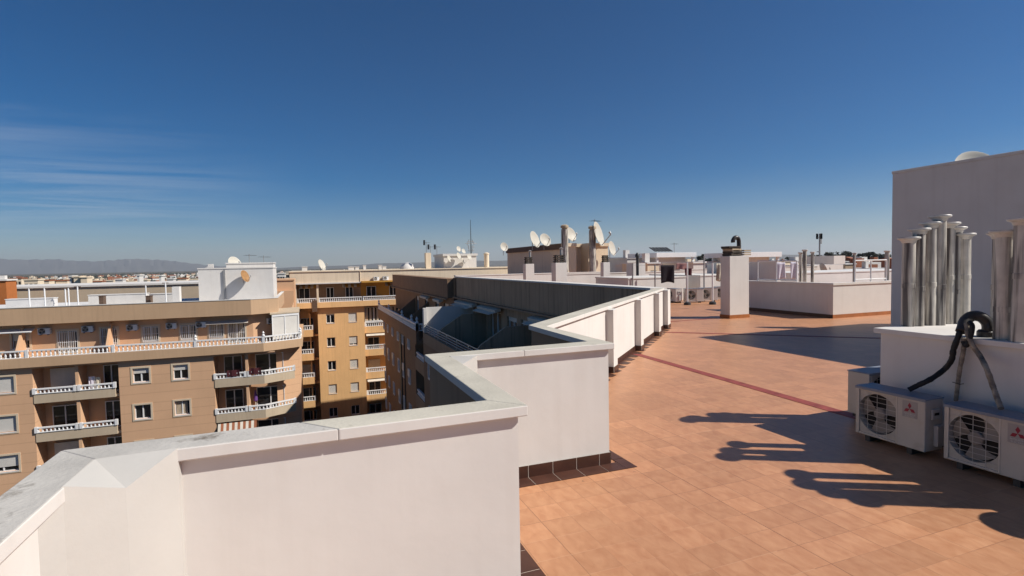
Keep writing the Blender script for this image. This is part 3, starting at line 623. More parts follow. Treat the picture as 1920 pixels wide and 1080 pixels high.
# ---- air conditioner prototype; local: width along +x, front at y = 0 facing -y, bottom at z = 0
def make_ac(name, label, group, W=.71, Hh=.51, Dp=.27, logo=True, body='ac'):
    t = thing(name, label, 'air conditioner', (0, 0, 0), group)
    z0 = .062; z1 = z0 + Hh; fx0, fx1 = .035, W * .62
    mb = MB(); cxf, czf, R = (fx0 + fx1) / 2, (z0 + z1) / 2, .212
    mb.box(fx1, W, .0, Dp, z0, z1); mb.box(0, fx0, 0, Dp, z0, z1); mb.box(fx0, fx1, 0, Dp, z0, z0 + .025); mb.box(fx0, fx1, 0, Dp, z1 - .025, z1); mb.box(fx0, fx1, Dp - .03, Dp, z0 + .025, z1 - .025)
    mb.build('casing', M[body], t, bevel=.008)
    # front plate with a round mouth
    mb = MB(); n = 40; yq = .012; X0, X1, Z0, Z1 = fx0, fx1, z0 + .025, z1 - .025; ring = []; outr = []
    for j in range(n):
        a = 2 * math.pi * (j + .5) / n; c, s_ = math.cos(a), math.sin(a); ring.append((cxf + R * c, yq, czf + R * s_))
        k = min((X1 - cxf) / abs(c) if abs(c) > 1e-6 else 9, (Z1 - czf) / abs(s_) if abs(s_) > 1e-6 else 9); outr.append((cxf + k * c, yq, czf + k * s_))
    inn = [(p[0], .09, p[2]) for p in ring]
    mb._add(ring + outr + inn, [(j, (j+1) % n, n + (j+1) % n, n + j) for j in range(n)] + [(j, 2*n + j, 2*n + (j+1) % n, (j+1) % n) for j in range(n)])
    gp = mb.build('fan_shroud', M[body], t)
    mb = MB(); mb._add([(cxf + R * 1.0 * math.cos(2*math.pi*j/n), .095, czf + R * math.sin(2*math.pi*j/n)) for j in range(n)], [list(range(n))]); mb.build('fan_cavity', M['dark'], t)
    fan = MB()
    for b in range(3):
        a0 = 2 * math.pi * b / 3 + .5; rows = []
        for i in range(5):
            rr = .05 + (R * .93 - .05) * i / 4; wd = .38 + .25 * i / 4
            rows.append([(cxf + rr * math.cos(a0 + wd * (q - .5) * 2 + .25 * i / 4), .055 + .022 * (q - .5) * 2, czf + rr * math.sin(a0 + wd * (q - .5) * 2 + .25 * i / 4)) for q in (0, .33, .66, 1)])
        fan._add([p for r_ in rows for p in r_], [(i*4+j, i*4+j+1, (i+1)*4+j+1, (i+1)*4+j) for i in range(4) for j in range(3)])
    fo = fan.build('fan', M['fan'], t, smooth=True)
    hb = MB(); hb.T = Matrix.Translation((cxf, .075, czf)) @ Matrix.Rotation(math.pi / 2, 4, 'X'); hb.lathe([(.062, 0), (.062, .035), (.05, .045), (0, .047)], (0, 0, 0), 20); hb.build('fan_hub', M['fan'], fo, smooth=True)
    g = MB()
    for i in range(1, 9): z = Z0 + (Z1 - Z0) * i / 9; g.bar((X0, .004, z), (X1, .004, z), .0022, 5)
    for i in range(1, 4): x = X0 + (X1 - X0) * i / 4; g.bar((x, .001, Z0), (x, .001, Z1), .0024, 5)
    g.box(X0 - .006, X0 + .006, -.003, .006, Z0 - .01, Z1 + .01); g.box(X1 - .006, X1 + .006, -.003, .006, Z0 - .01, Z1 + .01)
    g.build('grille', M['wire'], t)
    mb = MB(); mb.box(-.006, W + .006, -.006, Dp + .006, z1, z1 + .012); mb.box(-.006, W + .006, -.006, -.0, z1 - .016, z1); mb.build('top_panel', M['ac_top'], t, bevel=.003)
    mb = MB(); mb.box(W + .001, W + .045, Dp * .45, Dp * .92, z0 + .05, z0 + Hh * .5); mb.box(W + .001, W + .02, Dp * .3, Dp * .75, z0 + Hh * .62, z0 + Hh * .82); mb.build('valve_cover', M['ac_side'], t, bevel=.006)
    mb = MB(); mb.box(W + .0201, W + .0225, Dp * .4, Dp * .65, z0 + Hh * .7, z0 + Hh * .75); mb.build('side_handle', M['dark'], t)
    for x in (.13, W - .15):
        mb = MB(); mb.box(x - .025, x + .025, .01, Dp + .01, .0, .062); mb.build('foot', M['darkmetal'], t)
    if logo:
        bx0, bx1, bz0, bz1 = W * .70, W * .90, z1 - .20, z1 - .035
        mb = MB(); mb.box(bx0, bx1, -.003, -.0005, bz0, bz1); bd = mb.build('badge', M['badge'], t)
        mb = MB(); cx_, cz_, L = (bx0 + bx1) / 2, bz0 + .088, .036
        for a in (90, 210, 330):
            a = math.radians(a); d = Vector((math.cos(a), 0, math.sin(a))); e = Vector((math.cos(a + math.pi / 6), 0, math.sin(a + math.pi / 6))) * L; f_ = Vector((math.cos(a - math.pi / 6), 0, math.sin(a - math.pi / 6))) * L
            c = Vector((cx_, -.0045, cz_)); mb._add([c, c + e, c + e + f_, c + f_, c + Vector((0, .0012, 0)), c + e + Vector((0, .0012, 0)), c + e + f_ + Vector((0, .0012, 0)), c + f_ + Vector((0, .0012, 0))], [(0,1,2,3),(7,6,5,4),(0,4,5,1),(1,5,6,2),(2,6,7,3),(3,7,4,0)])
        mb.build('emblem', M['red'], bd)
        for txt, zz, sz in (('MITSUBISHI', bz0 + .027, .0215), ('ELECTRIC', bz0 + .006, .0215)):
            cu = bpy.data.curves.new('text_shape', 'FONT'); cu.body = txt; cu.size = sz; cu.extrude = .0006; cu.align_x = 'CENTER'; cu.materials.append(M['badge_text'])
            tmp = bpy.data.objects.new('text_shape', cu); COL.objects.link(tmp); bpy.context.view_layer.update(); me = bpy.data.meshes.new_from_object(tmp.evaluated_get(bpy.context.evaluated_depsgraph_get())); bpy.data.objects.remove(tmp); o = bpy.data.objects.new('lettering', me); COL.objects.link(o); o.parent = bd; o.location = (cx_, -.0045, zz); o.rotation_euler = (math.pi / 2, 0, 0)
    return t
GA = 'air conditioners at the foot of the vent shaft'
ac = make_ac('air_conditioner', '', GA)
AXF = 5.58
put(ac, False, (AXF, 4.12, 0), -math.pi / 2, 'air conditioner with red three diamond emblem, its whole fan front and right side visible')
put(ac, True, (AXF + .01, 3.25, 0), -math.pi / 2, 'air conditioner cut by the right edge of the photo, red emblem partly visible')
ac3 = make_ac('air_conditioner', '', GA, logo=False)
put(ac3, False, (6.13, 4.36, .03), 0, 'air conditioner mostly hidden behind the left one, standing past the shaft corner')

# ---- insulated lines: a fat goose-neck duct out of the shaft top, three wrapped hoses down to the units
def smooth_path(P, n=10):
    P = [Vector(p) for p in P]; P = [P[0] * 2 - P[1]] + P + [P[-1] * 2 - P[-2]]; out_ = []
    for i in range(1, len(P) - 2):
        for k in range(n):
            t = k / n; a, b, c, d = P[i-1], P[i], P[i+1], P[i+2]
            out_.append(.5 * ((2*b) + (c-a)*t + (2*a-5*b+4*c-d)*t*t + (3*b-a-3*c+d)*t**3))
    out_.append(P[-2]); return out_
def hx(px, py, X): return on_x(px, py, X)
gd_ = [hx(1849, 628, 6.28), hx(1853, 616, 6.28), hx(1850, 604, 6.28), hx(1838, 594, 6.24), hx(1822, 593, 6.19), hx(1810, 602, 6.12), hx(1806, 614, 6.07), hx(1803, 622, 6.04)]
mb = MB(); mb.tube(smooth_path(gd_), .052, 16); mb.lathe([(.075, 0), (.075, .05), (.06, .07)], (gd_[0].x, gd_[0].y, VZ), 18)
solo('duct_elbow', mb, M['duct'], 'dark goose-neck duct bending out of the vent shaft top, hoses coming out of it', 'duct', (gd_[0].x, gd_[0].y, VZ), smooth=True)
def hose(name, pts, r, mat, label, grp='wrapped hoses'):
    mb = MB(); P = smooth_path(pts); mb.tube(P, [r * (1 + .04 * math.sin(i * .9) + .07 * random.uniform(-1, 1)) for i in range(len(P))], 12)
    return solo(name, mb, M[mat], label, 'hose', tuple(P[-1]), grp, smooth=True)
hose('insulated_hose', [hx(1804, 612, 6.07), hx(1797, 630, 6.02), hx(1788, 655, 6.01), hx(1784, 675, 6.01), hx(1770, 693, 6.01), hx(1745, 711, 5.86), hx(1722, 722, 5.80), hx(1704, 731, 5.74)], .026, 'black_rub', 'thick black wrapped hose sweeping left down to the air conditioner')
hose('insulated_hose', [hx(1808, 634, 6.02), hx(1806, 660, 6.03), hx(1800, 690, 6.03), hx(1796, 720, 6.03), hx(1792, 752, 6.03)], .020, 'foil', 'straight pale worn hose running down the shaft wall in the middle')
hose('insulated_hose', [hx(1812, 606, 6.06), hx(1815, 628, 6.02), hx(1824, 648, 6.01), hx(1838, 668, 6.01), hx(1850, 692, 5.86), hx(1861, 722, 5.84), hx(1869, 745, 5.80), hx(1877, 766, 5.74)], .023, 'foil', 'brown worn hose curving right down to the air conditioner at the edge')
mb = MB(); P = smooth_path([hx(1818, 604, 6.05), hx(1823, 612, 6.02), hx(1820, 630, 6.015), hx(1812, 648, 6.01), hx(1806, 640, 6.02)]); mb.tube(P, .022, 10)
solo('insulated_hose', mb, M['black_rub'], 'short black hose loop hanging under the goose-neck duct', 'hose', tuple(P[0]), 'wrapped hoses', smooth=True)
p = hx(1798, 718, 6.03); mb = MB(); mb.tube([p + Vector((-.04, .035, .005)), p + Vector((-.04, -.03, -.004)), p + Vector((.02, -.03, -.004))], .004, 6)
solo('cable_tie', mb, M['black_rub'], 'black cable tie round the straight pale hose', 'cable tie', tuple(p))

# ================================================================ ROOF FURNITURE BUILDERS
def dish(px, py, D, r, az, el, label, mat='dish', group=None, mast=.5, pos=None, foot=None):
    """offset dish: reflector bowl, feed arm with head, mast.  az clockwise from +Y."""
    c = pos or at_d(px, py, D)
    ax = Vector((math.sin(math.radians(az)) * math.cos(math.radians(el)), math.cos(math.radians(az)) * math.cos(math.radians(el)), math.sin(math.radians(el))))
    t = thing('satellite_dish', label, 'satellite dish', (c.x, c.y, c.z - mast - r * .6), group)
    rot = ax.to_track_quat('Z', 'Y').to_matrix().to_4x4(); T = Matrix.Translation(c) @ rot
    mb = MB(); mb.T = T; n = 28; pr = [(0, 0), (.3, .018), (.6, .07), (.85, .14), (1, .2)]
    rim = [(1.02, .2), (1.0, .17), (.83, .1), (.58, .03), (.3, -.025), (0, -.04)]
    mb.lathe([(a * r, (b - .1) * r) for a, b in pr] + [(a * r, (b - .1) * r) for a, b in rim], (0, 0, 0), n)
    mb.build('reflector', M[mat], t, smooth=True)
    mb = MB(); dn = Vector((0, -1, 0)); 
    mb.T = T; mb.bar((0, -r * .98, .05 * r), (0, -r * .35, r * 1.0), r * .035, 6); mb.tube([(0, -r * .42, r * .98), (0, -r * .25, r * 1.0), (0, -r * .12, r * .95)], [r * .05, r * .08, r * .1], 8)
    mb.build('feed_arm', M['metal'], t)
    b = c - ax * r * .18; mb = MB(); mb.tube([b, b - ax * r * .12 + Vector((0, 0, -r * .1)), Vector((b.x, b.y, b.z - r * .4)) - ax * r * .12, Vector((b.x - ax.x * r * .12, b.y - ax.y * r * .12, c.z - mast - r * .6))], max(.025, r * .05), 8)
    mb.build('mast', M['metal'], t); return t
def chimney(x0, x1, y0, y1, zb, zt, label, cowl=True, mat='white', group='white block chimneys on the roofs', pipe=False, skirt=None):
    t = thing('block_chimney', label, 'chimney', ((x0 + x1) / 2, (y0 + y1) / 2, zb), group); cx_, cy_ = (x0 + x1) / 2, (y0 + y1) / 2; wx, wy = (x1 - x0) / 2, (y1 - y0) / 2
    mb = MB(); mb.box(x0, x1, y0, y1, zb, zt); mb.build('stack', M[mat], t, bevel=.01)
    if cowl:
        mb = MB()
        for k in range(4): s = .78 - .06 * (k % 2); mb.box(cx_ - wx * s, cx_ + wx * s, cy_ - wy * s, cy_ + wy * s, zt + .03 + k * .11, zt + .09 + k * .11)
        for a in (-1, 1):
            for b in (-1, 1): mb.box(cx_ + a * wx * .5 - .03, cx_ + a * wx * .5 + .03, cy_ + b * wy * .5 - .03, cy_ + b * wy * .5 + .03, zt, zt + .4)
        mb.build('cowl', M['slab'], t)
    if pipe:
        mb = MB(); mb.tube([(cx_ + wx * .4, cy_, zt), (cx_ + wx * .4, cy_, zt + .75)], .07, 10); mb.lathe([(.1, 0), (.12, .04), (0, .1)], (cx_ + wx * .4, cy_, zt + .75), 10); mb.build('flue', M['metal'], t)
    return t
def antenna(x, y, zb, h, label, els=7, az=60, boom=.9, group=None, panel=False):
    t = thing('antenna', label, 'antenna', (x, y, zb), group); mb = MB(); mb.tube([(x, y, zb), (x, y, zb + h)], .03, 6); mb.build('mast', M['metal'], t)
    d = Vector((math.sin(math.radians(az)), math.cos(math.radians(az)), 0)); s = Vector((d.y, -d.x, 0)); mb = MB(); c = Vector((x, y, zb + h - .15))
    mb.bar(c - d * boom * .35, c + d * boom * .65, .018, 5)
    for i in range(els): q = c + d * boom * (-.3 + .9 * i / max(1, els - 1)); L = .34 - .02 * i; mb.bar(q - s * L, q + s * L, .012, 4)
    if panel: mb.ob(c - d * boom * .4 - s * .3 + Vector((0, 0, -.35)), s * .6, d * .05, (0, 0, .7))
    mb.build('elements', M['darkmetal'], t); return t
def post(x, y, zb, zt, label, r=.03, group='posts for the washing lines', mat='white_paint', foot=False, tee=0):
    t = thing('line_post', label, 'post', (x, y, zb), group); mb = MB(); mb.tube([(x, y, zb), (x, y, zt)], r, 8)
    mb.build('pole', M[mat], t)
    if tee: m2 = MB(); m2.box(x - tee, x + tee, y - .03, y + .03, zt - .06, zt); m2.build('crossbar', M['rust'], t)
    if foot: m2 = MB(); m2.lathe([(.16, 0), (.15, .1), (.05, .14)], (x, y, zb), 12); m2.build('base', M['darkmetal'], t)
    return t

# ================================================================ LEFT APARTMENT BUILDING (facade plane y = 48)
lb = thing('apartment_building', 'brown apartment building with loggias and balustrades across the courtyard', 'building', (-12, 50, GZ))
FR = frame((0, 48), (1, 0), (0, -1)); ST = 2.82
XL, XR = -29.0, -.86
wins = []
for s in range(3):
    z = -ST * s
    wins += [(-12.66, -11.60, -6.50 + z, -5.42 + z), (-10.02, -9.0, -6.50 + z, -5.38 + z), (-21.6, -19.78, -6.48 + z, -5.33 + z), (-25.4, -24.0, -6.48 + z, -5.33 + z)]
logg = [(-18.72, -13.55, GZ, -4.90, 1.7), (-7.22, -2.0, GZ, -4.90, 1.9)]
mb = MB(); wall_holes(mb, FR, XL, -2.75, GZ, -4.78, wins + logg, .2, 0)
# chamfered right corner
E28 = Vector((math.cos(math.radians(28)), math.sin(math.radians(28)), 0))
CH0 = Vector((-2.75, 49.45, 0)); CH1 = CH0 + E28 * 2.1
mb.face([(CH0.x, CH0.y, GZ), (CH1.x, CH1.y, GZ), (CH1.x, CH1.y, -4.1), (CH0.x, CH0.y, -4.1)])
mb.face([(CH1.x, CH1.y, GZ), (CH1.x, 62, GZ), (CH1.x, 62, -4.1), (CH1.x, CH1.y, -4.1)])
mb.build('wall', M['facade'], lb, fix=False)
mb = MB(); mb.box(XL, -18.80, 48.3, 49.6, GZ, -4.8); mb.box(-13.47, -7.30, 48.3, 49.9, GZ, -4.8); mb.box(XL, -2.8, 50.1, 62, GZ, -4.1); mb.build('core', M['facade_top'], lb)
for i, h in enumerate(wins):
    window(lb, FR, *h, shut=(.38, .38, .98, .98, 0, .0, .98, .98, .45, .2, .72, .9)[i % 12], curtain=(i == 5))
# loggias: back wall, dividing wall, slabs, panels, balustrades
for (a, b, _, _, dp) in logg:
    rt = a < -10
    mb = MB(); fbox(mb, FR, a + .002, b - .002, dp - .02, dp + .2, GZ, -4.9); mb.build('loggia_back', M['facade_top'], lb)
    mid = a + (b - a) * .5 if rt else a + 2.35
    mb = MB(); fbox(mb, FR, mid - .1, mid + .1, .06, dp - .03, GZ, -4.91); mb.build('loggia_divider', M['facade_top'], lb)
    for s in range(4):
        zt = -6.75 - ST * s
        if rt:
            mb = MB(); fbox(mb, FR, a + .02, b - .25, -.04, .12, zt - .68, zt); fbox(mb, FR, a + .02, b - .02, .12, dp - .03, zt - .68, zt - .5); mb.build('balcony_slab', M['beige'], lb)
            balusters(lb, [(a + .05, 47.99), (mid - .12, 47.99)], zt, zt + .4); balusters(lb, [(mid + .12, 47.99), (b - .28, 47.99)], zt, zt + .4)
            bd = [(a + .5, mid - .5, 'balcony_door'), (mid + 1.2, b - .35, 'balcony_door')]
        else:
            P = [(a + .02, 47.96), (-3.6, 47.96), (-1.32, 49.17), (-1.32, 49.4), (-2.7, 49.4), (a + .02, 49.7)]
            mb = MB(); mb.prism(P, zt - .68, zt - .5); Q = [(a + .02, 47.96), (-3.6, 47.96), (-1.32, 49.17), (-1.36, 49.24), (-3.65, 48.06), (a + .02, 48.06)]
            mb.prism(Q, zt - .499, zt); mb.build('balcony_slab', M['beige'], lb)
            balusters(lb, [(a + .05, 48.02), (mid - .12, 48.02)], zt, zt + .42); balusters(lb, [(mid + .12, 48.02), (-3.62, 48.02), (-1.36, 49.2)], zt, zt + .42)
            bd = [(a + .5, mid - .5, 'balcony_door'), (mid + .5, b - .2, 'balcony_door')]
        for k, (u0, u1, nm) in enumerate(bd):
            m2 = MB(); FD = frame((0, 48 + dp - .24), (1, 0), (0, -1))
            window(lb, FD, u0, u1, zt - .48, zt + 1.55, trim=None, d=.0, name=nm, shut=.95 if (s + k) % 2 == 0 and rt and k == 0 else 0)
# awning with orange and white stripes at the bottom of the right loggia
mb = MB(); 
for k in range(14): mb.ob((-7.1 + k * .2, 47.55, -11.15), (.2, 0, 0), (0, .5, .75), (0, -.02, .02), k % 2)
mb.build('awning', [M['awning'], M['roof_orange']], lb)
# terrace slab of the set-back floor
mb = MB(); mb.prism([(XL, 47.72), (-3.55, 47.72), (-.62, 49.28), (-.62, 62), (XL, 62)], -4.75, -4.07); mb.build('terrace_slab', M['band'], lb)
runs = [(-29, -18.9), (-18.7, -13.75), (-13.55, -8.4), (-8.35, -3.55)]
for a, b in runs: balusters(lb, [(a, 47.84), (b, 47.84)], -4.07, -3.52, step=.26, posts='end')
balusters(lb, [(-3.46, 47.89), (-.78, 49.31), (-.78, 52)], -4.07, -3.52, step=.26, posts='end')
mb = MB()
for x in (-8.37, -3.55, -.78): mb.lathe([(.12, 0), (.12, .08), (.05, .16), (.1, .26), (.02, .4), (0, .42)], (x, 47.84 if x < -3 else 49.31, -3.5), 8)
mb.build('finial', M['white_paint'], lb)
YT = 49.2; FT = frame((0, YT), (1, 0), (0, -1)); kk = YT / 48
def sc(x, z): return x * kk, 1.98 + (z - 1.98) * kk
tw = []
for (a, b, c, d, sh_) in ((-19.75, -18.76, -3.39, -2.30, .5), (-17.1, -15.95, -3.95, -2.28, .0), (-14.5, -13.5, -3.43, -2.25, 0), (-11.88, -10.86, -3.42, -2.26, 0), (-9.38, -8.34, -3.43, -2.28, 0), (-7.42, -6.44, -3.42, -2.25, 0), (-6.08, -4.88, -3.95, -2.25, 0), (-23.5, -22.2, -3.4, -2.3, .5)):
    x0, z1 = sc(a, d); x1, z0 = sc(b, c); tw.append((x0, x1, z0, z1))
mb = MB(); wall_holes(mb, FT, XL, -4.4, -4.07, -1.6, tw, .2); C1 = Vector((-4.4, YT, 0)); C2 = C1 + E28 * 3.3
mb.face([(C1.x, C1.y, -4.07), (C2.x, C2.y, -4.07), (C2.x, C2.y, -1.6), (C1.x, C1.y, -1.6)]); mb.face([(C2.x, C2.y, -4.07), (C2.x, 62, -4.07), (C2.x, 62, -1.6), (C2.x, C2.y, -1.6)])
mb.build('terrace_wall', M['facade_top'], lb, fix=False)
mb = MB(); mb.box(XL, -4.6, YT + .32, 61.8, -4.07, -1.6); mb.build('core', M['facade_top'], lb)
for i, h in enumerate(tw): window(lb, FT, *h, shut=.5 if i in (0, 7) else .0, bars=i not in (0, 7), curtain=True, d=.1)
for x, za, zb in ((-19.1, -3.9, -2.2), (-13.9, -3.9, -2.1)):       # dividing walls with a sloping end
    x, _ = sc(x, 0); mb = MB(); mb._add([(x, 47.95, -4.07), (x, 49.2, -4.07), (x, 49.2, -1.9), (x, 48.9, -2.0), (x, 47.95, -3.5), (x + .14, 47.95, -4.07), (x + .14, 49.2, -4.07), (x + .14, 49.2, -1.9), (x + .14, 48.9, -2.0), (x + .14, 47.95, -3.5)], [(0,1,2,3,4), (9,8,7,6,5)] + [(i, (i+1) % 5, 5 + (i+1) % 5, 5 + i) for i in range(5)])
    mb.build('terrace_divider', M['facade_top'], lb)
# roof band
mb = MB(); mb.prism([(XL, 48.35), (-4.42, 48.35), (-2.45, 49.40), (-2.45, 61.9), (XL, 61.9)], -1.75, -.95)
mb.prism([(XL, 48.35), (-4.42, 48.35), (-2.45, 49.40), (-2.45, 61.9), (-2.65, 61.9), (-2.65, 49.5), (-4.47, 48.53), (XL, 48.53)], -.949, -.52); mb.build('roof_band', M['band'], lb)
mb = MB(); mb.prism([(XL, 48.32), (-4.41, 48.32), (-2.42, 49.38), (-2.42, 61.9), (-2.7, 61.9), (-2.7, 49.52), (-4.48, 48.56), (XL, 48.56)], -.519, -.47); mb.build('band_coping', M['white'], lb)
mb = MB(); mb.prism([(XL + .1, 48.6), (-4.52, 48.6), (-2.76, 49.6), (-2.76, 61.8), (XL + .1, 61.8)], -.945, -.85); mb.build('roof', M['roof_white'], lb)
# glazed corner room and awnings on the terrace
mb = MB(); g0, g1 = Vector((-2.9, 48.75, 0)), Vector((-.85, 49.75, 0)); e = (g1 - g0)
mb.ob(g0 + Vector((0, 0, -4.07)), e, (0, 1.8, 0), (0, 0, 2.2)); gl = mb.build('corner_room', M['shutter'], lb)
mb = MB(); 
for f_ in (0, .46, .97): mb.ob(g0 + e * f_ + Vector((-.02, -.05, -4.0)), e * .03, (0, .04, 0), (0, 0, 2.1))
mb.ob(g0 + Vector((0, -.05, -2.05)), e, (0, .04, 0), (0, 0, .14)); mb.build('room_frame', M['white_paint'], gl)
mb = MB(); mb.ob(g0 + Vector((-.15, -.12, -1.86)), e * 1.1, (0, 2, .25), (0, 0, .1)); mb.build('room_roof', M['beige'], gl)
mb = MB(); x0, z0 = sc(-7.6, -2.15); x1, _ = sc(-4.6, 0); mb.ob((x0, 48.7, z0 - .2), (x1 - x0, 0, 0), (0, .5, .22), (0, -.02, .04)); mb.build('awning', M['awning'], lb)
mb = MB(); x0, z0 = sc(-22, -1.95); x1, _ = sc(-18.4, 0); mb.ob((x0, 48.5, z0 - .28), (x1 - x0, 0, 0), (0, .7, .2), (0, -.02, .06)); mb.build('awning', M['white_paint'], lb)
p = on_y(480, 765, 48.9); t = thing('parasol', 'closed purple parasol standing on the lower right balcony', 'parasol', (p.x, 48.9, p.z))
mb = MB(); mb.bar((p.x, 48.9, p.z), (p.x, 48.9, p.z + 1.2), .03); mb.build('pole', M['white_paint'], t); mb = MB(); mb.lathe([(.08, 0), (.17, .1), (.13, .5), (.04, .95), (0, 1.0)], (p.x, 48.9, p.z + .55), 10); mb.build('canopy', M['cloth_purple'], t, smooth=True)
for i, (px, py, mt, lab) in enumerate(((172, 706, 'cloth_lilac', 'pale garment hanging in the upper left loggia'), (182, 707, 'cloth_cream', 'cream garment hanging beside the pale one in the upper left loggia'), (478, 690, 'cloth_red', 'maroon cloth over the rail of the upper right balcony'), (437, 694, 'cloth_red', 'dark red cloth at the divider of the upper right balcony'))):
    q = on_y(px, py, 48.5 if i < 2 else 47.93); mb = MB(); w_ = .2 if i < 2 else .45; h_ = .45 if i < 2 else .25
    mb._add([(q.x - w_ + 2 * w_ * a / 5, q.y + .03 * math.sin(a * 2), q.z - h_ * b) for b in (0, 1, 2) for a in range(6)], [(b * 6 + a, b * 6 + a + 1, (b + 1) * 6 + a + 1, (b + 1) * 6 + a) for b in (0, 1) for a in range(5)])
    o = solo('hung_cloth', mb, M[mt], lab, 'laundry', tuple(q), 'laundry on the balconies', fix=False); o.modifiers.new('thickness', 'SOLIDIFY').thickness = .015
# wall air conditioners under the roof band
aw = make_ac('air_conditioner', '', 'air conditioners on the top floor wall of the brown building', W=.72, Hh=.46, Dp=.3, logo=False, body='white_paint')
for i, (x, z, lb_) in enumerate(((-18.15, -2.42, 'air conditioner beside the long white awning at the far left of the brown building'), (-15.6, -2.42, 'air conditioner between the barred door and the barred double window'), (-12.85, -2.47, 'air conditioner above the sloping terrace divider of the brown building'), (-10.3, -2.50, 'air conditioner between two barred windows in the middle of the top floor'), (-8.3, -2.52, 'air conditioner directly left of the striped short awning'))):
    xx, zz = sc(x, z); put(aw, i > 0, (xx, YT - .34, zz - .08), 0, lb_)
o = copy_tree(aw); o['label'] = 'air conditioner on the angled corner wall beside the white glazed room'; q = C1 + E28 * 1.15; o.location = (q.x + .12, q.y - .33, -2.75); o.rotation_euler = (0, 0, math.radians(28))
# things on its roof
rh = thing('roof_house', 'white roof house with a brown dish on its wall, on the brown building', 'roof hut', (-6, 55, -.85))
a = on_y(371, 505, 54); b = on_y(477, 505, 54); mb = MB(); mb.box(a.x, -3.0, 54, 60, -.85, a.z); mb.box(a.x - .05, -2.95, 53.95, 60.05, a.z, a.z + .1); mb.build('wall', M['white'], rh)
c = on_y(424, 495, 56.5); d = on_y(512, 495, 56.5); mb = MB(); mb.box(c.x, d.x, 56.5, 60.6, a.z + .1, c.z); mb.box(c.x - .06, d.x + .06, 56.44, 60.7, c.z, c.z + .1); mb.build('upper_block', M['white'], rh)
ex = on_y(421, 520, 54).x; mb = MB(); mb.box(ex - .07, ex + .07, 53.85, 53.99, -.85, a.z - .1); mb.build('drainpipe', M['metal'], rh)
dish(439, 493, 56, .68, 135, 22, 'large white dish on top of the white roof house', pos=at_d(439.5, 494, 51.5))
p = on_y(459, 518, 53.4); dish(0, 0, 0, .55, 118, 20, 'brown dish fixed to the front wall of the white roof house', 'dish_rust', pos=p, mast=.3)
p = at_d(480, 502, 52); dish(0, 0, 0, .3, 150, 30, 'small orange dish on the roof house between two antennas', 'dish_rust', pos=p, mast=.2)
for px, top, lab in ((467, 476, 'dark antenna with long boom just right of the large white dish'), (494, 479, 'dark antenna above the right end of the white roof house')):
    p = at_d(px, top, 54); antenna(p.x, p.y, a.z, p.z - a.z, lab, 6, 40, 1.3, panel=False)
p = at_d(394, 498, 53); mb = MB(); mb.box(p.x - .5, p.x - .3, p.y, p.y + .4, a.z + .1, p.z - .2); mb.box(p.x - .2, p.x + .25, p.y, p.y + .4, a.z + .1, p.z + .15); mb.box(p.x - .3, p.x - .2, p.y, p.y + .2, a.z + .1, a.z + .25); solo('roof_box', mb, M['white'], 'small white vent block at the left end of the roof house', 'vent block', (p.x, p.y, a.z + .1))
for i, (px, ty, by, lab) in enumerate(((54, 541, 562, 'white post with a rusty crossbar at the far left of the roof'), (83, 540, 560, 'second white post from the left on the roof'), (122, 541, 564, 'left one of the close pair of white posts'), (128, 540, 563, 'right one of the close pair of white posts'), (145, 537, 558, 'tall white post right of the close pair'), (273, 535, 556, 'white post standing before the long beige wall'), (310, 530, 556, 'grey post left of the white chimney stump'))):
    Y = 51.5 + (i % 3); t_ = on_y(px, ty, Y); post(t_.x, Y, -.85, t_.z, lab, .05, tee=.22)
a2 = on_y(322, 538, 51.5); b2 = on_y(336, 538, 51.5); chimney(a2.x, b2.x, 51.5, 52.2, -.85, a2.z, 'white chimney stump on the brown building, left of the roof house', cowl=False)
for i, (x0, x1, yt, lab, mt) in enumerate(((165, 275, 553, 'low white wall on the roof with a brown end', 'white'), (10, 100, 561, 'low white box at the left of the roof', 'roof_white'), (280, 325, 551, 'low white wall right of the brown block', 'white'))):
    Y = 55 - i; p0, p1 = on_y(x0, yt, Y), on_y(x1, yt, Y); mb = MB(); mb.box(p0.x, p1.x, Y, Y + .8, -.85, p0.z - .05); mb.box(p0.x - .04, p1.x + .04, Y - .04, Y + .84, p0.z - .05, p0.z); solo('low_wall', mb, M[mt], lab, 'low wall', (p0.x, Y, -.85))
for px, py, w_, lab in ((185, 556, 8, 'brown roof box at the end of the low wall'), (273, 556, 9, 'brown roof box before the low wall')):
    p0, p1 = on_y(px, py, 52.3), on_y(px + w_, py, 52.3); mb = MB(); mb.box(p0.x, p1.x, 52.3, 53, -.85, p0.z); mb.box(p0.x - .03, p1.x + .03, 52.27, 53.03, p0.z, p0.z + .05); solo('roof_box', mb, M['rust'], lab, 'roof box', (p0.x, 52.3, -.85))
# long beige building behind, and the orange tower at the left edge
bl = thing('apartment_building', 'long beige building with a white rim behind the roof posts', 'building', (-14, 72, GZ))
p0, p1 = on_y(-60, 540, 70), on_y(382, 533, 70); zt = on_y(200, 535, 70).z; mb = MB(); mb.box(p0.x - 12, p1.x, 70, 82, GZ, zt - .1); mb.build('wall', M['beige'], bl); mb = MB(); mb.box(p0.x - 12.1, p1.x + .1, 69.85, 82.1, zt - .1, zt + .1); mb.build('roof_rim', M['white'], bl)
mb = MB(); p0 = on_y(495, 527, 64); p1 = on_y(552, 527, 64); mb.box(p0.x - 2, p1.x, 64, 69, GZ, p0.z); mb.box(p0.x - 2, p1.x, 63.9, 69, p0.z, p0.z + .15); mb.box(p0.x + .3, p1.x - .1, 63.5, 64, GZ, on_y(520, 545, 64).z); solo('link_building', mb, M['facade_top'], 'narrow orange link building between the brown and the yellow building', 'building', (p0.x, 64, GZ))
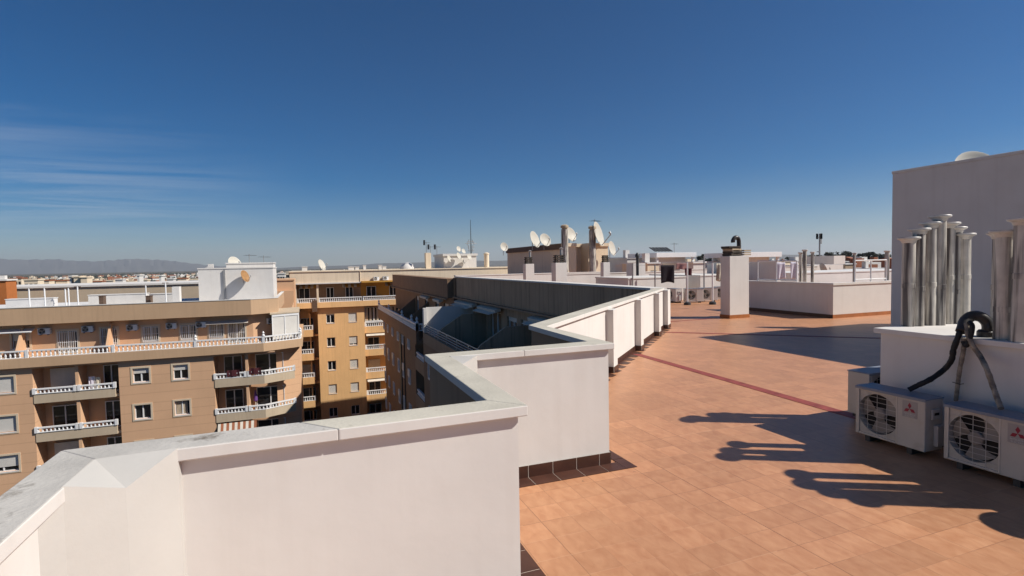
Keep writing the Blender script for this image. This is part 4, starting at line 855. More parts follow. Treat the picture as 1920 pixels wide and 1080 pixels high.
ot = thing('roof_tower', 'orange block tower at the left edge of the photo', 'tower', (-28, 66, -2)); p0, p1 = on_y(-20, 527, 66), on_y(11, 527, 66)
mb = MB(); mb.box(p0.x, p1.x, 66, 68, -3, p0.z); mb.build('wall', M['orange_tower'], ot); mb = MB(); mb.box(p0.x, p1.x + .12, 65.88, 68, p0.z, p0.z + .15); mb.box(p1.x - .7, p1.x - .2, 66.3, 66.8, p0.z + .15, p0.z + .5); mb.build('cap', M['white'], ot)

# ================================================================ YELLOW BUILDING (bay plane y = 70)
yb = thing('apartment_building', 'yellow apartment building with a cream top storey in the middle distance', 'building', (6, 74, GZ))
FY = frame((0, 70), (1, 0), (0, -1)); SY = 2.94
yw = []
for s in range(5): yw += [(1.95, 2.93, -4.92 - SY * s, -3.78 - SY * s), (4.58, 5.6, -4.92 - SY * s, -3.78 - SY * s)]
mb = MB(); wall_holes(mb, FY, .98, 6.52, GZ, -2.95, yw, .2); 
mb.face([(.98, 70, GZ), (.98, 70, -2.95), (.98, 73, -2.95), (.98, 73, GZ)]); mb.face([(6.52, 70, GZ), (6.52, 73, GZ), (6.52, 73, -2.95), (6.52, 70, -2.95)])
mb.build('wall', M['yellow'], yb, fix=False)
mb = MB(); mb.box(-2.6, 26, 72.2, 84, GZ, -2.9); mb.box(1.0, 6.5, 70.3, 72.2, GZ, -2.95); mb.build('core', M['yellow'], yb)
for i, h in enumerate(yw): window(yb, FY, *h, shut=(.14, .98, 0, .82, 0, .98, .98, .98, 0, 0)[i], trim=None)
for s in range(5):
    zt = -5.75 - SY * s + .1
    for (a, b) in ((-1.55, .96), (6.54, 11.2)):
        mb = MB(); mb.box(a, b - .5 if a < 0 else b, 70.35, 70.5, zt - .85, zt); mb.box(a, b, 70.5, 72.1, zt - .85, zt - .65); mb.build('balcony_slab', M['yellow'], yb)
        balusters(yb, [(a + .1, 70.43), ((b - .6) if a < 0 else b - .1, 70.43)], zt, zt + .55)
        window(yb, frame((0, 72.0), (1, 0), (0, -1)), a + .5, a + 2.0, zt - .6, zt + 1.3, trim=None, d=.1, name='balcony_door', shut=.98 if (s % 3 == 2) else 0)
    mb = MB(); mb.box(.0, .14, 70.6, 72.15, zt - .6, zt + 2.0); mb.build('balcony_divider', M['yellow'], yb)
    if s in (1, 3): mb = MB(); mb.ob((6.7, 70.0, zt + 1.75), (3.5, 0, 0), (0, .6, .25), (0, 0, .04)); mb.build('awning', M['awning'], yb)
# glazing of the top right balcony
window(yb, frame((0, 70.5), (1, 0), (0, -1)), 6.65, 10.9, -5.0, -3.2, trim=None, d=.0, name='balcony_glazing', mull=3, curtain=True)
# top storey: terrace slab, balustrade, recessed wall, parapet above
mb = MB(); mb.box(-1.35, 11.7, 69.55, 73, -2.95, -2.28); mb.build('terrace_slab', M['yellow'], yb)
mb = MB(); mb.box(.35, .95, 69.5, 69.56, -3.4, -2.0); mb.build('terrace_pier', M['rust'], yb)
for a, b in ((-1.3, .9), (1.15, 6.3), (6.35, 11.6)): balusters(yb, [(a, 69.68), (b, 69.68)], -2.28, -1.74)
for q in ((.93, 1.16, 69.55, 69.85, -2.28, -.1), (-1.75, -1.35, 69.55, 71.8, -4.0, .1)): mb = MB(); mb.box(*q); mb.build('terrace_pier', M['cream'], yb)
mb = MB(); mb.box(-2, 6.3, 71.4, 72.2, -2.28, .05); mb.build('terrace_wall', M['tan'], yb)
mb = MB(); mb.box(6.3, 26, 71.4, 72.2, -2.28, .05); mb.build('terrace_wall', M['yellow_dark'], yb)
FZ = frame((0, 71.35), (1, 0), (0, -1))
for a, b, zb, nm in ((-1.1, .15, -2.2, 'balcony_door'), (2.1, 3.0, -2.2, 'balcony_door'), (4.4, 5.35, -2.2, 'balcony_door'), (7.0, 8.2, -2.25, 'balcony_door'), (9.9, 10.9, -1.9, 'window')):
    window(yb, FZ, a, b, zb, -.55, trim=None, d=-.06, name=nm)
for a, b in ((-1.0, .9), (4.0, 6.1), (9.3, 11.3)):
    mb = MB()
    for k in range(6): mb.ob((a + (b - a) * k / 6, 70.3, -.55), ((b - a) / 6, 0, 0), (0, 1.0, .5), (0, 0, .03), k % 2)
    mb.build('awning', [M['awning'], M['yellow_dark']], yb)
zP = on_y(640, 507, 69.6).z
mb = MB(); mb.box(-2.05, 34, 69.4, 84, .12, zP - .12); mb.build('roof_parapet', M['cream'], yb)
mb = MB(); mb.box(-2.15, 34.1, 69.3, 84.1, zP - .12, zP); mb.build('parapet_rim', M['cream'], yb)
mb = MB(); mb.box(-2.0, 6.2, 69.25, 71.4, -.02, .12); mb.build('eave', M['white'], yb); mb = MB(); mb.box(6.2, 11.6, 69.0, 71.4, .0, .2); mb.build('eave', M['yellow_dark'], yb)
mb = MB(); mb.box(-2.12, -2.04, 69.45, 84, -19, zP - .15); mb.build('side_panel', M['rust'], yb)
mb = MB(); mb.bar((6.1, 69.36, .1), (6.1, 69.36, zP - .2), .05); mb.build('drainpipe', M['cream'], yb)
ay = None
for i, (px, py, lab) in enumerate(((704, 522, 'left air conditioner on the cream parapet of the yellow building'), (722, 521, 'right air conditioner on the cream parapet of the yellow building'))):
    p = on_y(px, py, 69.0); o = copy_tree(aw); o['label'] = lab; o['group'] = 'air conditioners on the yellow building'; o.location = (p.x - .2, 69.0, p.z - .35); o.rotation_euler = (0, 0, math.radians(20))

# roof of the yellow building
YR = zP
dish(603, 497, 71, .72, 120, 22, 'white dish on the cream parapet of the yellow building', pos=at_d(603, 497, 67), mast=.5)
for px0, px1, top, lab in ((566, 576, 500, 'small white vent stack left of the dish on the yellow building'), (653, 664, 500, 'cream vent box on the yellow building roof, left of its neighbour'), (666, 673, 500, 'small white vent box right of the cream one on the yellow roof'), (681, 686, 497, 'thin white stack on the yellow building roof'), (710, 716, 497, 'white stack left of a pale roof box on the yellow roof'), (717, 724, 499, 'pale roof box right of a white stack on the yellow roof')):
    p0, p1 = on_y(px0, top, 73), on_y(px1, top, 73); mb = MB(); mb.box(p0.x, p1.x, 73, 74, YR - .12, p0.z - .06); mb.box(p0.x - .05, p1.x + .05, 72.95, 74.05, p0.z - .06, p0.z); solo('vent_stack', mb, M['white'], lab, 'vent stack', (p0.x, 73, YR - .12))
p = at_d(764, 503, 76); mb = MB(); mb.lathe([(1.1, 0), (1.05, .3), (.75, .75), (.3, .98), (0, 1.03)], (p.x, p.y, YR - .12), 20); solo('roof_dome', mb, M['white'], 'white dome shaped roof light on the cream roof', 'roof light', (p.x, p.y, YR - .12), smooth=True)

# roof house with many dishes (left one)
h2 = thing('roof_house', 'white roof house with round dish shadows and a tall mast', 'roof hut', (23, 74, YR))
Y2 = 74.0; a, b = on_y(832, 476, Y2), on_y(893, 474, Y2); zt = a.z
mb = MB(); mb.box(a.x, b.x, Y2, Y2 + 6.0, YR - .1, zt - .3); mb.build('wall', M['white'], h2)
mb = MB(); mb.box(a.x - .15, b.x + .15, Y2 - .15, Y2 + 6.1, zt - .3, zt); mb.build('roof_slab', M['white'], h2)
a1, b1 = on_y(798, 474, Y2 - 1), on_y(808, 474, Y2 - 1); chimney(a1.x, b1.x, Y2 - 1, Y2 - .2, YR - .1, a1.z, 'cream square stack at the left of the white roof house', cowl=False, mat='cream', group='square stacks by the white roof house')
mb = MB(); p = on_y(912, 476, Y2); mb.lathe([(.36, 0), (.36, p.z - YR), (.42, p.z - YR + .02), (.42, p.z - YR + .16), (.2, p.z - YR + .3), (0, p.z - YR + .32)], (p.x, Y2, YR - .1), 18); solo('round_chimney', mb, M['cream'], 'cream round chimney standing alone right of the white roof house', 'chimney', (p.x, Y2, YR - .1), smooth=True)
for px, py, r, az, lab in ((842, 487, .5, 130, 'dish on the left of the white roof house wall'), (860, 482, .5, 135, 'dish on the middle of the white roof house wall'), (868, 492, .45, 120, 'low dish on the white roof house wall'), (880, 484, .4, 150, 'dish at the right end of the white roof house wall')):
    dish(0, 0, 0, r, az, 20, lab, pos=on_y(px, py - 2, Y2 - .75), mast=.15, group='dishes on the white roof house')
for px, py, r, lab in ((860, 467, .42, 'small dish on the roof slab of the white roof house, left'), (869, 471, .36, 'smaller dish on the roof slab of the white roof house, right')):
    dish(0, 0, 0, r, 150, 20, lab, pos=on_y(px, py, Y2 + 1), mast=.3, group='dishes on the white roof house')
p = on_y(882, 412, Y2 + 1); t = thing('radio_mast', 'tall thin radio mast on the white roof house', 'mast', (p.x, p.y, zt)); hh = p.z - zt
mb = MB(); mb.tube([(p.x, p.y, zt), (p.x, p.y, zt + hh * .45), (p.x, p.y, zt + hh)], [.09, .05, .03], 6); mb.build('pole', M['darkmetal'], t)
mb = MB()
for f_, L in ((.1, .5), (.2, .6), (.3, .9), (.36, .5)): z = zt + hh * f_; mb.bar((p.x - L, p.y, z), (p.x + L, p.y, z), .03, 5); mb.bar((p.x - L * .6, p.y, z - .3), (p.x - L * .6, p.y, z + .3), .05, 5); mb.bar((p.x + L * .5, p.y, z - .2), (p.x + L * .5, p.y, z + .25), .05, 5)
mb.build('aerials', M['metal'], t)
for px, top, lab in ((799, 453, 'dark panel antenna on the cream stack, left of three'), (807, 461, 'dark panel antenna, middle of three near the cream stack'), (819, 461, 'dark panel antenna, right of three near the cream stack')):
    p = on_y(px, top, Y2 + .5); antenna(p.x, p.y, zt - .2, p.z - zt + .2, lab, 5, 80, .8, panel=True, group='panel antennas by the cream stack')

# big roof house (right one): corner at about x 20, y 40
h3 = thing('roof_house', 'large cream roof house with dark streaked parapet, flues and dishes', 'roof hut', (21, 43, 0))
C3 = at_d(1056, 456, 45); X3, Y3, Z3 = C3.x, C3.y, C3.z
xr = on_y(1140, 455, Y3).x; yl = on_x(951, 464, X3).y
mb = MB(); mb.box(X3, X3 + (xr - X3) * .28, Y3, yl, 0, Z3 - .28); x1 = X3 + (xr - X3) * .28; x2 = X3 + (xr - X3) * .55
mb.box(x1, x2, Y3 + 1.3, yl, 0, Z3 - .28); mb.box(x2, xr, Y3, yl, 0, Z3 - .28); mb.build('wall', M['cream'], h3)
mb = MB(); mb.box(X3 - .12, xr + .12, Y3 + 1.1, yl + .1, Z3 - .28, Z3); mb.box(X3 - .12, x1, Y3 - .12, Y3 + 1.1, Z3 - .28, Z3); mb.box(x2, xr + .12, Y3 - .12, Y3 + 1.1, Z3 - .28, Z3); mb.build('roof_edge', M['cream'], h3)
mb = MB(); mb.box(X3 - .16, X3 - .121, Y3 + .2, yl, Z3 - .5, Z3 - .02); mb.build('parapet_stain', M['rust'], h3)
def flue(px, ty, w_, Y, lab):
    p = on_y(px, ty, Y); r = w_ / 2 / FPX * (p - EYE).dot(_F); t = thing('round_flue', lab, 'flue', (p.x, Y, 0), 'round flues before the large roof house')
    mb = MB(); mb.lathe([(r, 0), (r, p.z - .35)], (p.x, Y, 0), 18); mb.build('pipe', M['galv'], t, smooth=True)
    mb = MB(); mb.lathe([(r * .8, 0), (r * .8, .12), (r * 1.15, .12), (r * 1.15, .3), (r * .6, .38), (0, .4)], (p.x, Y, p.z - .35), 18); mb.build('pipe_cap', M['slab_pale'], t, smooth=True)
flue(1058.5, 422, 13, Y3 - .7, 'round flue at the corner between the shaded and lit sides of the large roof house')
flue(1110.5, 424, 13, Y3 - .7, 'round flue before the right half of the large roof house')
for px, py, r, az, el, lab in ((945, 463, .5, 165, 15, 'small dish hanging off the left end of the large roof house'), (1002, 449, .95, 142, 18, 'tall narrow dish on the roof edge, left of its pair'), (1022, 450, .72, 165, 20, 'round dish on the roof edge, right of the tall narrow dish'), (1070, 440, .8, 155, 18, 'dish right beside the corner flue of the large roof house'), (1121, 439, 1.35, 138, 15, 'largest dish, behind the right flue of the large roof house'), (1147, 466, .8, 145, 12, 'dish hanging off the right end of the large roof house')):
    Dd = 47 if px < 1010 else 45.5; dish(px, py, Dd, r * .78, az, el, lab, group='dishes on the large roof house', mast=.5)
p = at_d(1115, 411, 47); antenna(p.x, p.y, Z3, p.z - Z3, 'rusty grid antenna above the right flue', 5, 70, 1.1)

# ---- terraces beyond the dark parapet: low white walls, block chimneys, air conditioners, washing
def low_wall(x0, x1, y0, y1, zt, label, mat='white', zb=0, cap=True, group=None):
    mb = MB(); mb.box(x0, x1, y0, y1, zb, zt - .06); 
    if cap: mb.box(x0 - .03, x1 + .03, y0 - .03, y1 + .03, zt - .06, zt)
    return solo('low_wall', mb, M[mat], label, 'low wall', ((x0 + x1) / 2, (y0 + y1) / 2, zb), group)
low_wall(9.8, 22, 37.0, 37.4, 1.25, 'long white wall behind the dark roof parapet, before the large roof house')
for px0, px1, ty, Dd, lab, pp in ((979, 1001, 495, 33, 'white block chimney left of its twin, before the large roof house', True), (1034, 1064, 493, 29, 'white block chimney in front of the corner flue', True), (1124, 1142, 492, 32, 'white block chimney right of the second flue', False)):
    p0, p1 = at_d(px0, ty, Dd), at_d(px1, ty, Dd); s = (p1 - p0).length * .78; x = p0.x + .15; chimney(x, x + s, p0.y - .2, p0.y - .2 + s * .8, 0, p0.z, lab, pipe=pp)
    for q in ():
        pass
c = at_d(1178, 517, 26); l = on_x(1117, 519, c.x)
low_wall(c.x, c.x + 3.4, c.y, l.y, 1.2, 'low white wall block with a shaded left side beyond the parapet')
c2 = at_d(1313, 517, 27.8); low_wall(c2.x, c2.x + 2.6, c2.y, c2.y + 4.4, 1.22, 'low white wall block behind the row of air conditioners')
c3 = at_d(1228, 521, 29); low_wall(c3.x - .2, c3.x + 3.2, c3.y, c3.y + .3, 1.1, 'low white wall behind the black cloth')
low_wall(26, 40, 33, 33.3, 1.35, 'long white wall at the far side of the terraces')
low_wall(14.8, 25, 30.5, 30.8, 1.3, 'white cross wall between two rear terraces')
ag = 'air conditioners on the floor of the rear terrace'
az_ = make_ac('air_conditioner', '', ag, W=.86, Hh=.6, Dp=.32, logo=False, body='shutter')
for i, (px, py, rz, lab) in enumerate(((1251, 566, math.radians(-100), 'air conditioner seen from its plain side, left end of the rear row'), (1285, 568, math.radians(-22), 'air conditioner behind the foot of the washing line post'), (1312, 566, math.radians(-22), 'air conditioner right of the foot of the washing line post'), (1339, 563, math.radians(-22), 'air conditioner partly behind the block chimney, rear row'))):
    p = on_z(px, py, 0); put(az_, i > 0, (p.x, p.y, 0), rz, lab)
for px, ty, by, lab, f_ in ((1186, 494, 536, 'dark line post standing left of the black cloth', 0), (1228, 496, 538, 'dark line post beside the black cloth', 0), (1288.5, 492, 569, 'pale line post with a dark round foot on the near terrace floor', 1), (1320, 480, 537, 'tall grey line post right of the maroon cloth', 0), (1336, 493, 563, 'thin white line post beside the block chimney', 1)):
    Dd = 24 if f_ else 26; p = at_d(px, ty, Dd); post(p.x, p.y, 0, p.z, lab, .035, mat='metal' if not f_ else 'white_paint', foot=bool(f_))
def cloth(px0, px1, py0, py1, Dd, mat, label, wav=.03, top_in=0, seed=1):
    rnd = random.Random(seed); A, B = at_d(px0, py0, Dd), at_d(px1, py0, Dd); h = A.z - at_d(px0, py1, Dd).z; e = B - A; nrm = Vector((-e.y, e.x, 0)).normalized(); nx_, nz_ = 14, 8; pts = []
    for j in range(nz_ + 1):
        for i in range(nx_ + 1):
            f_, g = i / nx_, j / nz_; pts.append(A + e * f_ - Vector((0, 0, h * g * (1 + .04 * math.sin(f_ * 5 + seed)))) + nrm * (wav * g * math.sin(f_ * 9 + seed + g * 2)))
    fs = [(j*(nx_+1)+i, j*(nx_+1)+i+1, (j+1)*(nx_+1)+i+1, (j+1)*(nx_+1)+i) for j in range(nz_) for i in range(nx_)]
    mb = MB(); mb._add(pts, fs); o = solo('hung_cloth', mb, M[mat], label, 'laundry', tuple((A + B) / 2), 'washing hung on the lines', smooth=True, fix=False)
    s = o.modifiers.new('thickness', 'SOLIDIFY'); s.thickness = .012; return o
cloth(1239, 1264, 497, 530, 25.2, 'cloth_black', 'large black cloth hung on the line', seed=2)
cloth(1284, 1297, 503, 516, 25.5, 'cloth_red', 'small maroon cloth beside the pale line post', seed=3)
cloth(1268, 1287, 494, 505, 27, 'cloth_pink', 'pink patterned cloth behind the black cloth', seed=4)
cloth(1343, 1353, 494, 527, 22, 'cloth_cream', 'shaggy cream cloth against the block chimney', wav=.08, seed=5)
mb = MB(); A, B = at_d(1186, 497, 26), at_d(1336, 494, 24.5); mb.tube([A, A.lerp(B, .33) - Vector((0, 0, .05)), A.lerp(B, .66) - Vector((0, 0, .05)), B], .006, 4); solo('washing_line', mb, M['metal'], 'thin washing line strung between the rear posts', 'washing line', tuple(A))

# ---- block chimney on the terrace with slab cowl and hooked pipe
cx0, cy0 = 13.25, 14.25
bc = thing('block_chimney', 'tall white block chimney on the terrace with stacked slabs and a hooked pipe', 'chimney', (cx0 + .41, cy0 + .22, 0))
zc = 2.11; mb = MB(); mb.box(cx0, cx0 + .83, cy0, cy0 + .44, 0, zc); mb.build('stack', M['white'], bc, bevel=.008)
mb = MB(); mb.box(cx0 - .015, cx0 + .845, cy0 - .015, cy0 + .455, 0, .12); mb.build('skirting', M['skirt_orange'], bc)
rnd = random.Random(5)
for k in range(4):
    mb = MB(); z = zc + .01 + k * .085; dx = rnd.uniform(-.04, .04)
    mb.T = Matrix.Translation((cx0 + .28 + dx, cy0 + .22, 0)) @ Matrix.Rotation(rnd.uniform(-.2, .2), 4, 'Z'); mb.box(-.24, .24, -.2, .2, z + .02, z + .07)
    for a in (-.2, .2): mb.box(a - .04, a + .04, -.18, .18, z - .015, z + .02)
    mb.build('cowl_slab', M['slab'] if k != 2 else M['slab_pale'], bc)
for k in range(3):
    mb = MB(); z = zc + .02 + k * .07; mb.box(cx0 + .68, cx0 + .98, cy0 + .06, cy0 + .4, z, z + .045); mb.build('cowl_slab', M['slab_pale'], bc)
P = smooth_path([(cx0 + .58, cy0 + .2, zc), (cx0 + .58, cy0 + .2, zc + .45), (cx0 + .54, cy0 + .2, zc + .60), (cx0 + .42, cy0 + .2, zc + .63), (cx0 + .33, cy0 + .2, zc + .54), (cx0 + .33, cy0 + .2, zc + .46)], 6)
mb = MB(); mb.tube(P, .07, 14); mb.build('hook_pipe', M['duct'], bc, smooth=True)
mb = MB()
for k in range(6): z = .001 + k * .152; mb.box(cx0 + .85, cx0 + .98, cy0 + .3, cy0 + .52, z, z + .15)
solo('brick_pile', mb, M['slab_pale'], 'pile of bricks stacked against the far side of the block chimney', 'bricks', (cx0 + .91, cy0 + .4, 0))

# ---- low enclosure with framed railings
EX, EY, EZ = 16.05, 12.66, 1.16
le = thing('roof_enclosure', 'low white walled enclosure on the terrace between block chimney and stair house', 'low enclosure', (18, 14, 0))
mb = MB(); mb.box(EX, 22, EY, EY + .2, 0, EZ - .07); mb.box(EX, EX + .2, EY + .2, 16.8, 0, EZ - .07); mb.build('wall', M['white'], le, bevel=.006)
mb = MB(); mb.box(EX - .03, 22, EY - .03, EY + .23, EZ - .07, EZ); mb.box(EX - .03, EX + .23, EY + .23, 16.8, EZ - .07, EZ); mb.build('coping', M['white'], le)
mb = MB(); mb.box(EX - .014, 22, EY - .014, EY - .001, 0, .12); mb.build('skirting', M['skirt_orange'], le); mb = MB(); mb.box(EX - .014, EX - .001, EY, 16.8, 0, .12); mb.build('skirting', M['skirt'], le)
def rail_frame(A, B, z0, z1, label, mids=1):
    t = thing('railing_frame', label, 'railing', tuple(A), 'railing frames on the enclosure'); A, B = Vector(A), Vector(B); Z = Vector((0, 0, 1))
    n = mids + 2
    for i in range(n): q = A.lerp(B, i / (n - 1)); mb = MB(); mb.bar((q.x, q.y, A.z), (q.x, q.y, z1), .025, 6); mb.build('upright', M['white_paint'], t)
    for z in (z0, z1): mb = MB(); mb.bar((A.x, A.y, z), (B.x, B.y, z), .022, 6); mb.build('rail', M['white_paint'], t)
q0 = on_x(1421, 500, EX + .1); q1 = on_x(1494, 500, EX + .1); q2 = on_y(1603, 500, EY + .1); q3 = on_y(1662, 500, EY + .1)
rail_frame((EX + .1, q0.y, EZ), (EX + .1, q1.y, EZ), EZ + .06, EZ + .75, 'white railing frame behind the lilac towels')
rail_frame((q2.x, EY + .1, EZ), (q3.x, EY + .1, EZ), EZ + .08, EZ + .72, 'white railing frame at the right end of the enclosure')
for px, ty, Dd, r, lab in ((1501, 473, 20.6, .06, 'vent pipe at the left of the three pipes in the enclosure'), (1509, 468, 20.3, .07, 'tallest of the three vent pipes in the enclosure'), (1523.5, 472, 20.0, .055, 'right one of the three vent pipes in the enclosure'), (1602, 474, 20.5, .05, 'grey pipe beside the right railing frame'), (1663.5, 470, 20.5, .075, 'pipe standing close to the stair house wall')):
    p = at_d(px, ty, Dd); t = thing('vent_pipe', lab, 'vent pipe', (p.x, p.y, 0), 'vent pipes in the enclosure'); mb = MB(); mb.lathe([(r, 0), (r, p.z - .05)], (p.x, p.y, 0), 14); mb.build('pipe', M['galv'], t, smooth=True)
    mb = MB(); mb.lathe([(r * 1.1, 0), (r * 1.5, .03), (r * 1.5, .06), (0, .08)], (p.x, p.y, p.z - .06), 14); mb.build('pipe_cap', M['galv_cap'], t, smooth=True)
cloth(1455, 1472, 492, 524, 22.5, 'cloth_lilac', 'lilac towel hung on the enclosure railing, left', seed=7, wav=.05)
cloth(1482, 1496, 491, 524, 22.3, 'cloth_lilac', 'lilac towel hung on the enclosure railing, right', seed=9, wav=.04)
w1 = at_d(1455, 491, 27); w0 = on_x(1405, 491, w1.x); low_wall(w1.x, w1.x + .3, w1.y, w1.y + 5, w1.z, 'tall shaded white wall behind the lilac towels')
w2 = at_d(1525, 513, 30); low_wall(w2.x - 1.2, w2.x + 9, w2.y, w2.y + 3.5, 1.2, 'low roof block behind the enclosure pipes', 'roof_white')
w3 = at_d(1527, 497, 45); w4 = on_y(1581, 497, w3.y); hb_ = thing('roof_house', 'small white roof house behind the enclosure pipes', 'roof hut', (w3.x, w3.y, 0)); mb = MB(); mb.box(w3.x, w4.x, w3.y, w3.y + 5, -3, w3.z); mb.build('wall', M['white'], hb_)
w5, w6 = on_y(1545, 480, w3.y + 3), on_y(1566, 480, w3.y + 3); mb = MB(); mb.box(w5.x, w6.x, w3.y + 2, w3.y + 5, w3.z, w5.z); mb.build('upper_block', M['white'], hb_)
dish(1542, 504, 44, .55, 115, 20, 'dish on the small white roof house behind the enclosure', pos=on_y(1543, 505, w3.y - .7), mast=.2)

# ---- white canopies and roof houses beyond the terraces
def canopy(px0, px1, ty, Dd, label, solar=False):
    a = at_d(px0, ty, Dd); b = on_y(px1, ty, a.y); t = thing('roof_canopy', label, 'canopy', (a.x, a.y, 0)); mb = MB(); mb.box(a.x, b.x, a.y, a.y + 6, a.z - .55, a.z); mb.build('roof_slab', M['white_paint'], t, bevel=.02)
    mb = MB(); mb.box(a.x + .9, b.x - .9, a.y + .9, a.y + 5.5, -3, a.z - .551); mb.build('wall', M['white'], t)
    for x in (a.x + .3, b.x - .3): mb = MB(); mb.box(x - .12, x + .12, a.y + .2, a.y + .45, -3, a.z - .551); mb.build('column', M['white_paint'], t)
    if solar:
        mb = MB()
        for k in range(6): x = a.x + .5 + (b.x - a.x - 3) * k / 6; mb.ob((x, a.y + 1, a.z + .15), ((b.x - a.x - 3) / 6 - .15, 0, 0), (0, 1.2, .5), (0, -.03, .06))
        mb.build('solar_collector', M['darkmetal'], t)
canopy(1231, 1306, 474, 62, 'white flat roofed canopy house with collectors on top, left of the block chimney', True)
canopy(1392, 1466, 473, 58, 'white flat canopy roof right of the hooked pipe')
p = at_d(1264, 455, 63); antenna(p.x, p.y, 2.9, p.z - 2.9, 'small antenna on the white canopy house', 5, 70, .9)
# nearer roofs filling the ground between: stepped white roof blocks
rr = random.Random(21)
blk = [(1150, 1176, 488, 75), (1176, 1196, 483, 70), (1197, 1216, 494, 62), (1209, 1231, 478, 82), (1214, 1236, 492, 58), (1300, 1322, 491, 55), (1322, 1345, 490, 62), (1345, 1372, 492, 80), (1585, 1604, 494, 75), (1606, 1630, 505, 70), (1632, 1664, 503, 78), (1566, 1590, 490, 95), (1470, 1500, 489, 85)]
for i, (x0, x1, ty, Dd) in enumerate(blk):
    a = at_d(x0, ty, Dd); b = on_y(x1, ty, a.y); t = thing('roof_house', ['white roof block low behind the second flue', 'white roof block with a stack, left of the dark line post', 'low white roof block behind the dark line post', 'greyish roof house left of the canopy house', 'white roof block just left of the canopy house', 'white roof block right of the pink cloth', 'white roof block behind the tall grey line post', 'white roof block left of the block chimney top', 'white roof block behind the grey enclosure pipe', 'low pale roof inside the right railing frame', 'pale roof next to the stair house', 'white roof block far behind the small roof house', 'white roof block above the lilac towels'][i], 'roof hut', (a.x, a.y, -3), 'roof blocks beyond the terraces')
    mb = MB(); mb.box(a.x, b.x, a.y, a.y + 5, -4, a.z - .15); mb.build('wall', M['white'] if i % 4 else M['grey_render' if i == 8 else 'cream'], t); mb = MB(); mb.box(a.x - .12, b.x + .12, a.y - .12, a.y + 5.1, a.z - .15, a.z); mb.build('roof_slab', M['roof_white'], t)
    if i % 3 == 1: mb = MB(); mb.box(a.x + .4, a.x + 1.0, a.y + 1, a.y + 1.6, a.z, a.z + 1.0); mb.build('stack', M['white'], t)
    mb = MB(); mb.box((a.x + b.x) / 2 - .35, (a.x + b.x) / 2 + .35, a.y - .03, a.y, a.z - 1.9, a.z - .9); mb.build('window', M['glass'], t)
# big base block that carries these roofs
mb = MB(); mb.box(24, 75, 62, 140, GZ, -1.2); solo('apartment_block', mb, M['cream'], 'white city block carrying the crowd of roof huts on the right', 'building', (50, 100, GZ))
p = at_d(1195, 474, 33); mb = MB(); mb.tube([(p.x, p.y, 0), (p.x, p.y, p.z - .2)], .09, 10); mb.lathe([(.14, 0), (.14, .12), (.05, .25), (0, .26)], (p.x, p.y, p.z - .25), 10); solo('stove_pipe', mb, M['darkmetal'], 'dark stove pipe rising left of the dark line posts', 'flue', (p.x, p.y, 0), smooth=True)
c = at_d(1190, 494, 34); chimney(c.x - .1, c.x + .8, c.y, c.y + .8, 0, c.z, 'white block chimney with a stove pipe behind the dark line post', cowl=False)
p = at_d(1132, 490, 31)

p = at_d(1833, 322, 14.6); dish(0, 0, 0, .62, 205, 25, 'cream dish showing above the roof edge of the stair house', pos=p, mast=max(.1, p.z - .42 * .6 - HZ))
# far mast
p = at_d(1537, 438, 260); t = thing('telecom_mast', 'telecom mast with a cluster of panels on the skyline', 'mast', (p.x, p.y, -6)); mb = MB(); mb.tube([(p.x, p.y, -6), (p.x, p.y, p.z)], .35, 8); mb.build('pole', M['metal'], t)
mb = MB()
for k in range(3):
    a = 2 * math.pi * k / 3 + .3
    for z in (p.z - 2.6, p.z - 5.0 if k == 0 else p.z - 2.6): mb.box(p.x + 1.1 * math.cos(a) - .35, p.x + 1.1 * math.cos(a) + .35, p.y + 1.1 * math.sin(a) - .35, p.y + 1.1 * math.sin(a) + .35, z, z + 2.6)
mb.box(p.x - 1.2, p.x + 1.2, p.y - .1, p.y + .1, p.z - 2.0, p.z - 1.7); mb.lathe([(.0, 0), (.7, .1), (.7, .4), (0, .5)], (p.x - .9, p.y, p.z - 9), 10); mb.build('panels', M['metal'], t)

# ================================================================ TREES ON THE RISE, RIGHT
def far_tree(px, ty, w_, Dd, zb, label, seed):
    rnd = random.Random(seed); p = at_d(px, ty, Dd); W = w_ * 1.25 / FPX * Dd / 2; Hc = p.z - zb; t = thing('tree', label, 'tree', (p.x, p.y, zb), 'trees on the skyline')
    mb = MB(); mb.tube([(p.x, p.y, zb), (p.x + .3, p.y, zb + Hc * .35), (p.x, p.y, zb + Hc * .75)], [.5, .35, .12], 7)
    for k in range(4): a = 2 * math.pi * k / 4 + rnd.random(); mb.tube([(p.x, p.y, zb + Hc * (.3 + .08 * k)), (p.x + W * .7 * math.cos(a), p.y + W * .7 * math.sin(a), zb + Hc * (.6 + .06 * k))], [.2, .06], 5)
    mb.build('trunk', M['trunk'], t); mb = MB(); cl = []
    for k in range(9): a = rnd.uniform(0, 6.28); r = W * rnd.uniform(.1, .75); cl.append((p.x + r * math.cos(a), p.y + r * math.sin(a), zb + Hc * rnd.uniform(.6, .95), W * rnd.uniform(.32, .55)))
    for c in cl:
        for k in range(70):
            d = Vector((rnd.gauss(0, 1), rnd.gauss(0, 1), rnd.gauss(0, .8))).normalized() * c[3] * rnd.uniform(.5, 1.05); q = Vector(c[:3]) + d
            if q.z > p.z: continue
            s = rnd.uniform(.4, .9); u = Vector((rnd.gauss(0, 1), rnd.gauss(0, 1), rnd.gauss(0, 1))).normalized(); v = u.orthogonal().normalized(); mb.face([q - u * s, q + v * s * .7, q + u * s, q - v * s * .7])
    mb.build('crown', M['leaf'], t, fix=False)
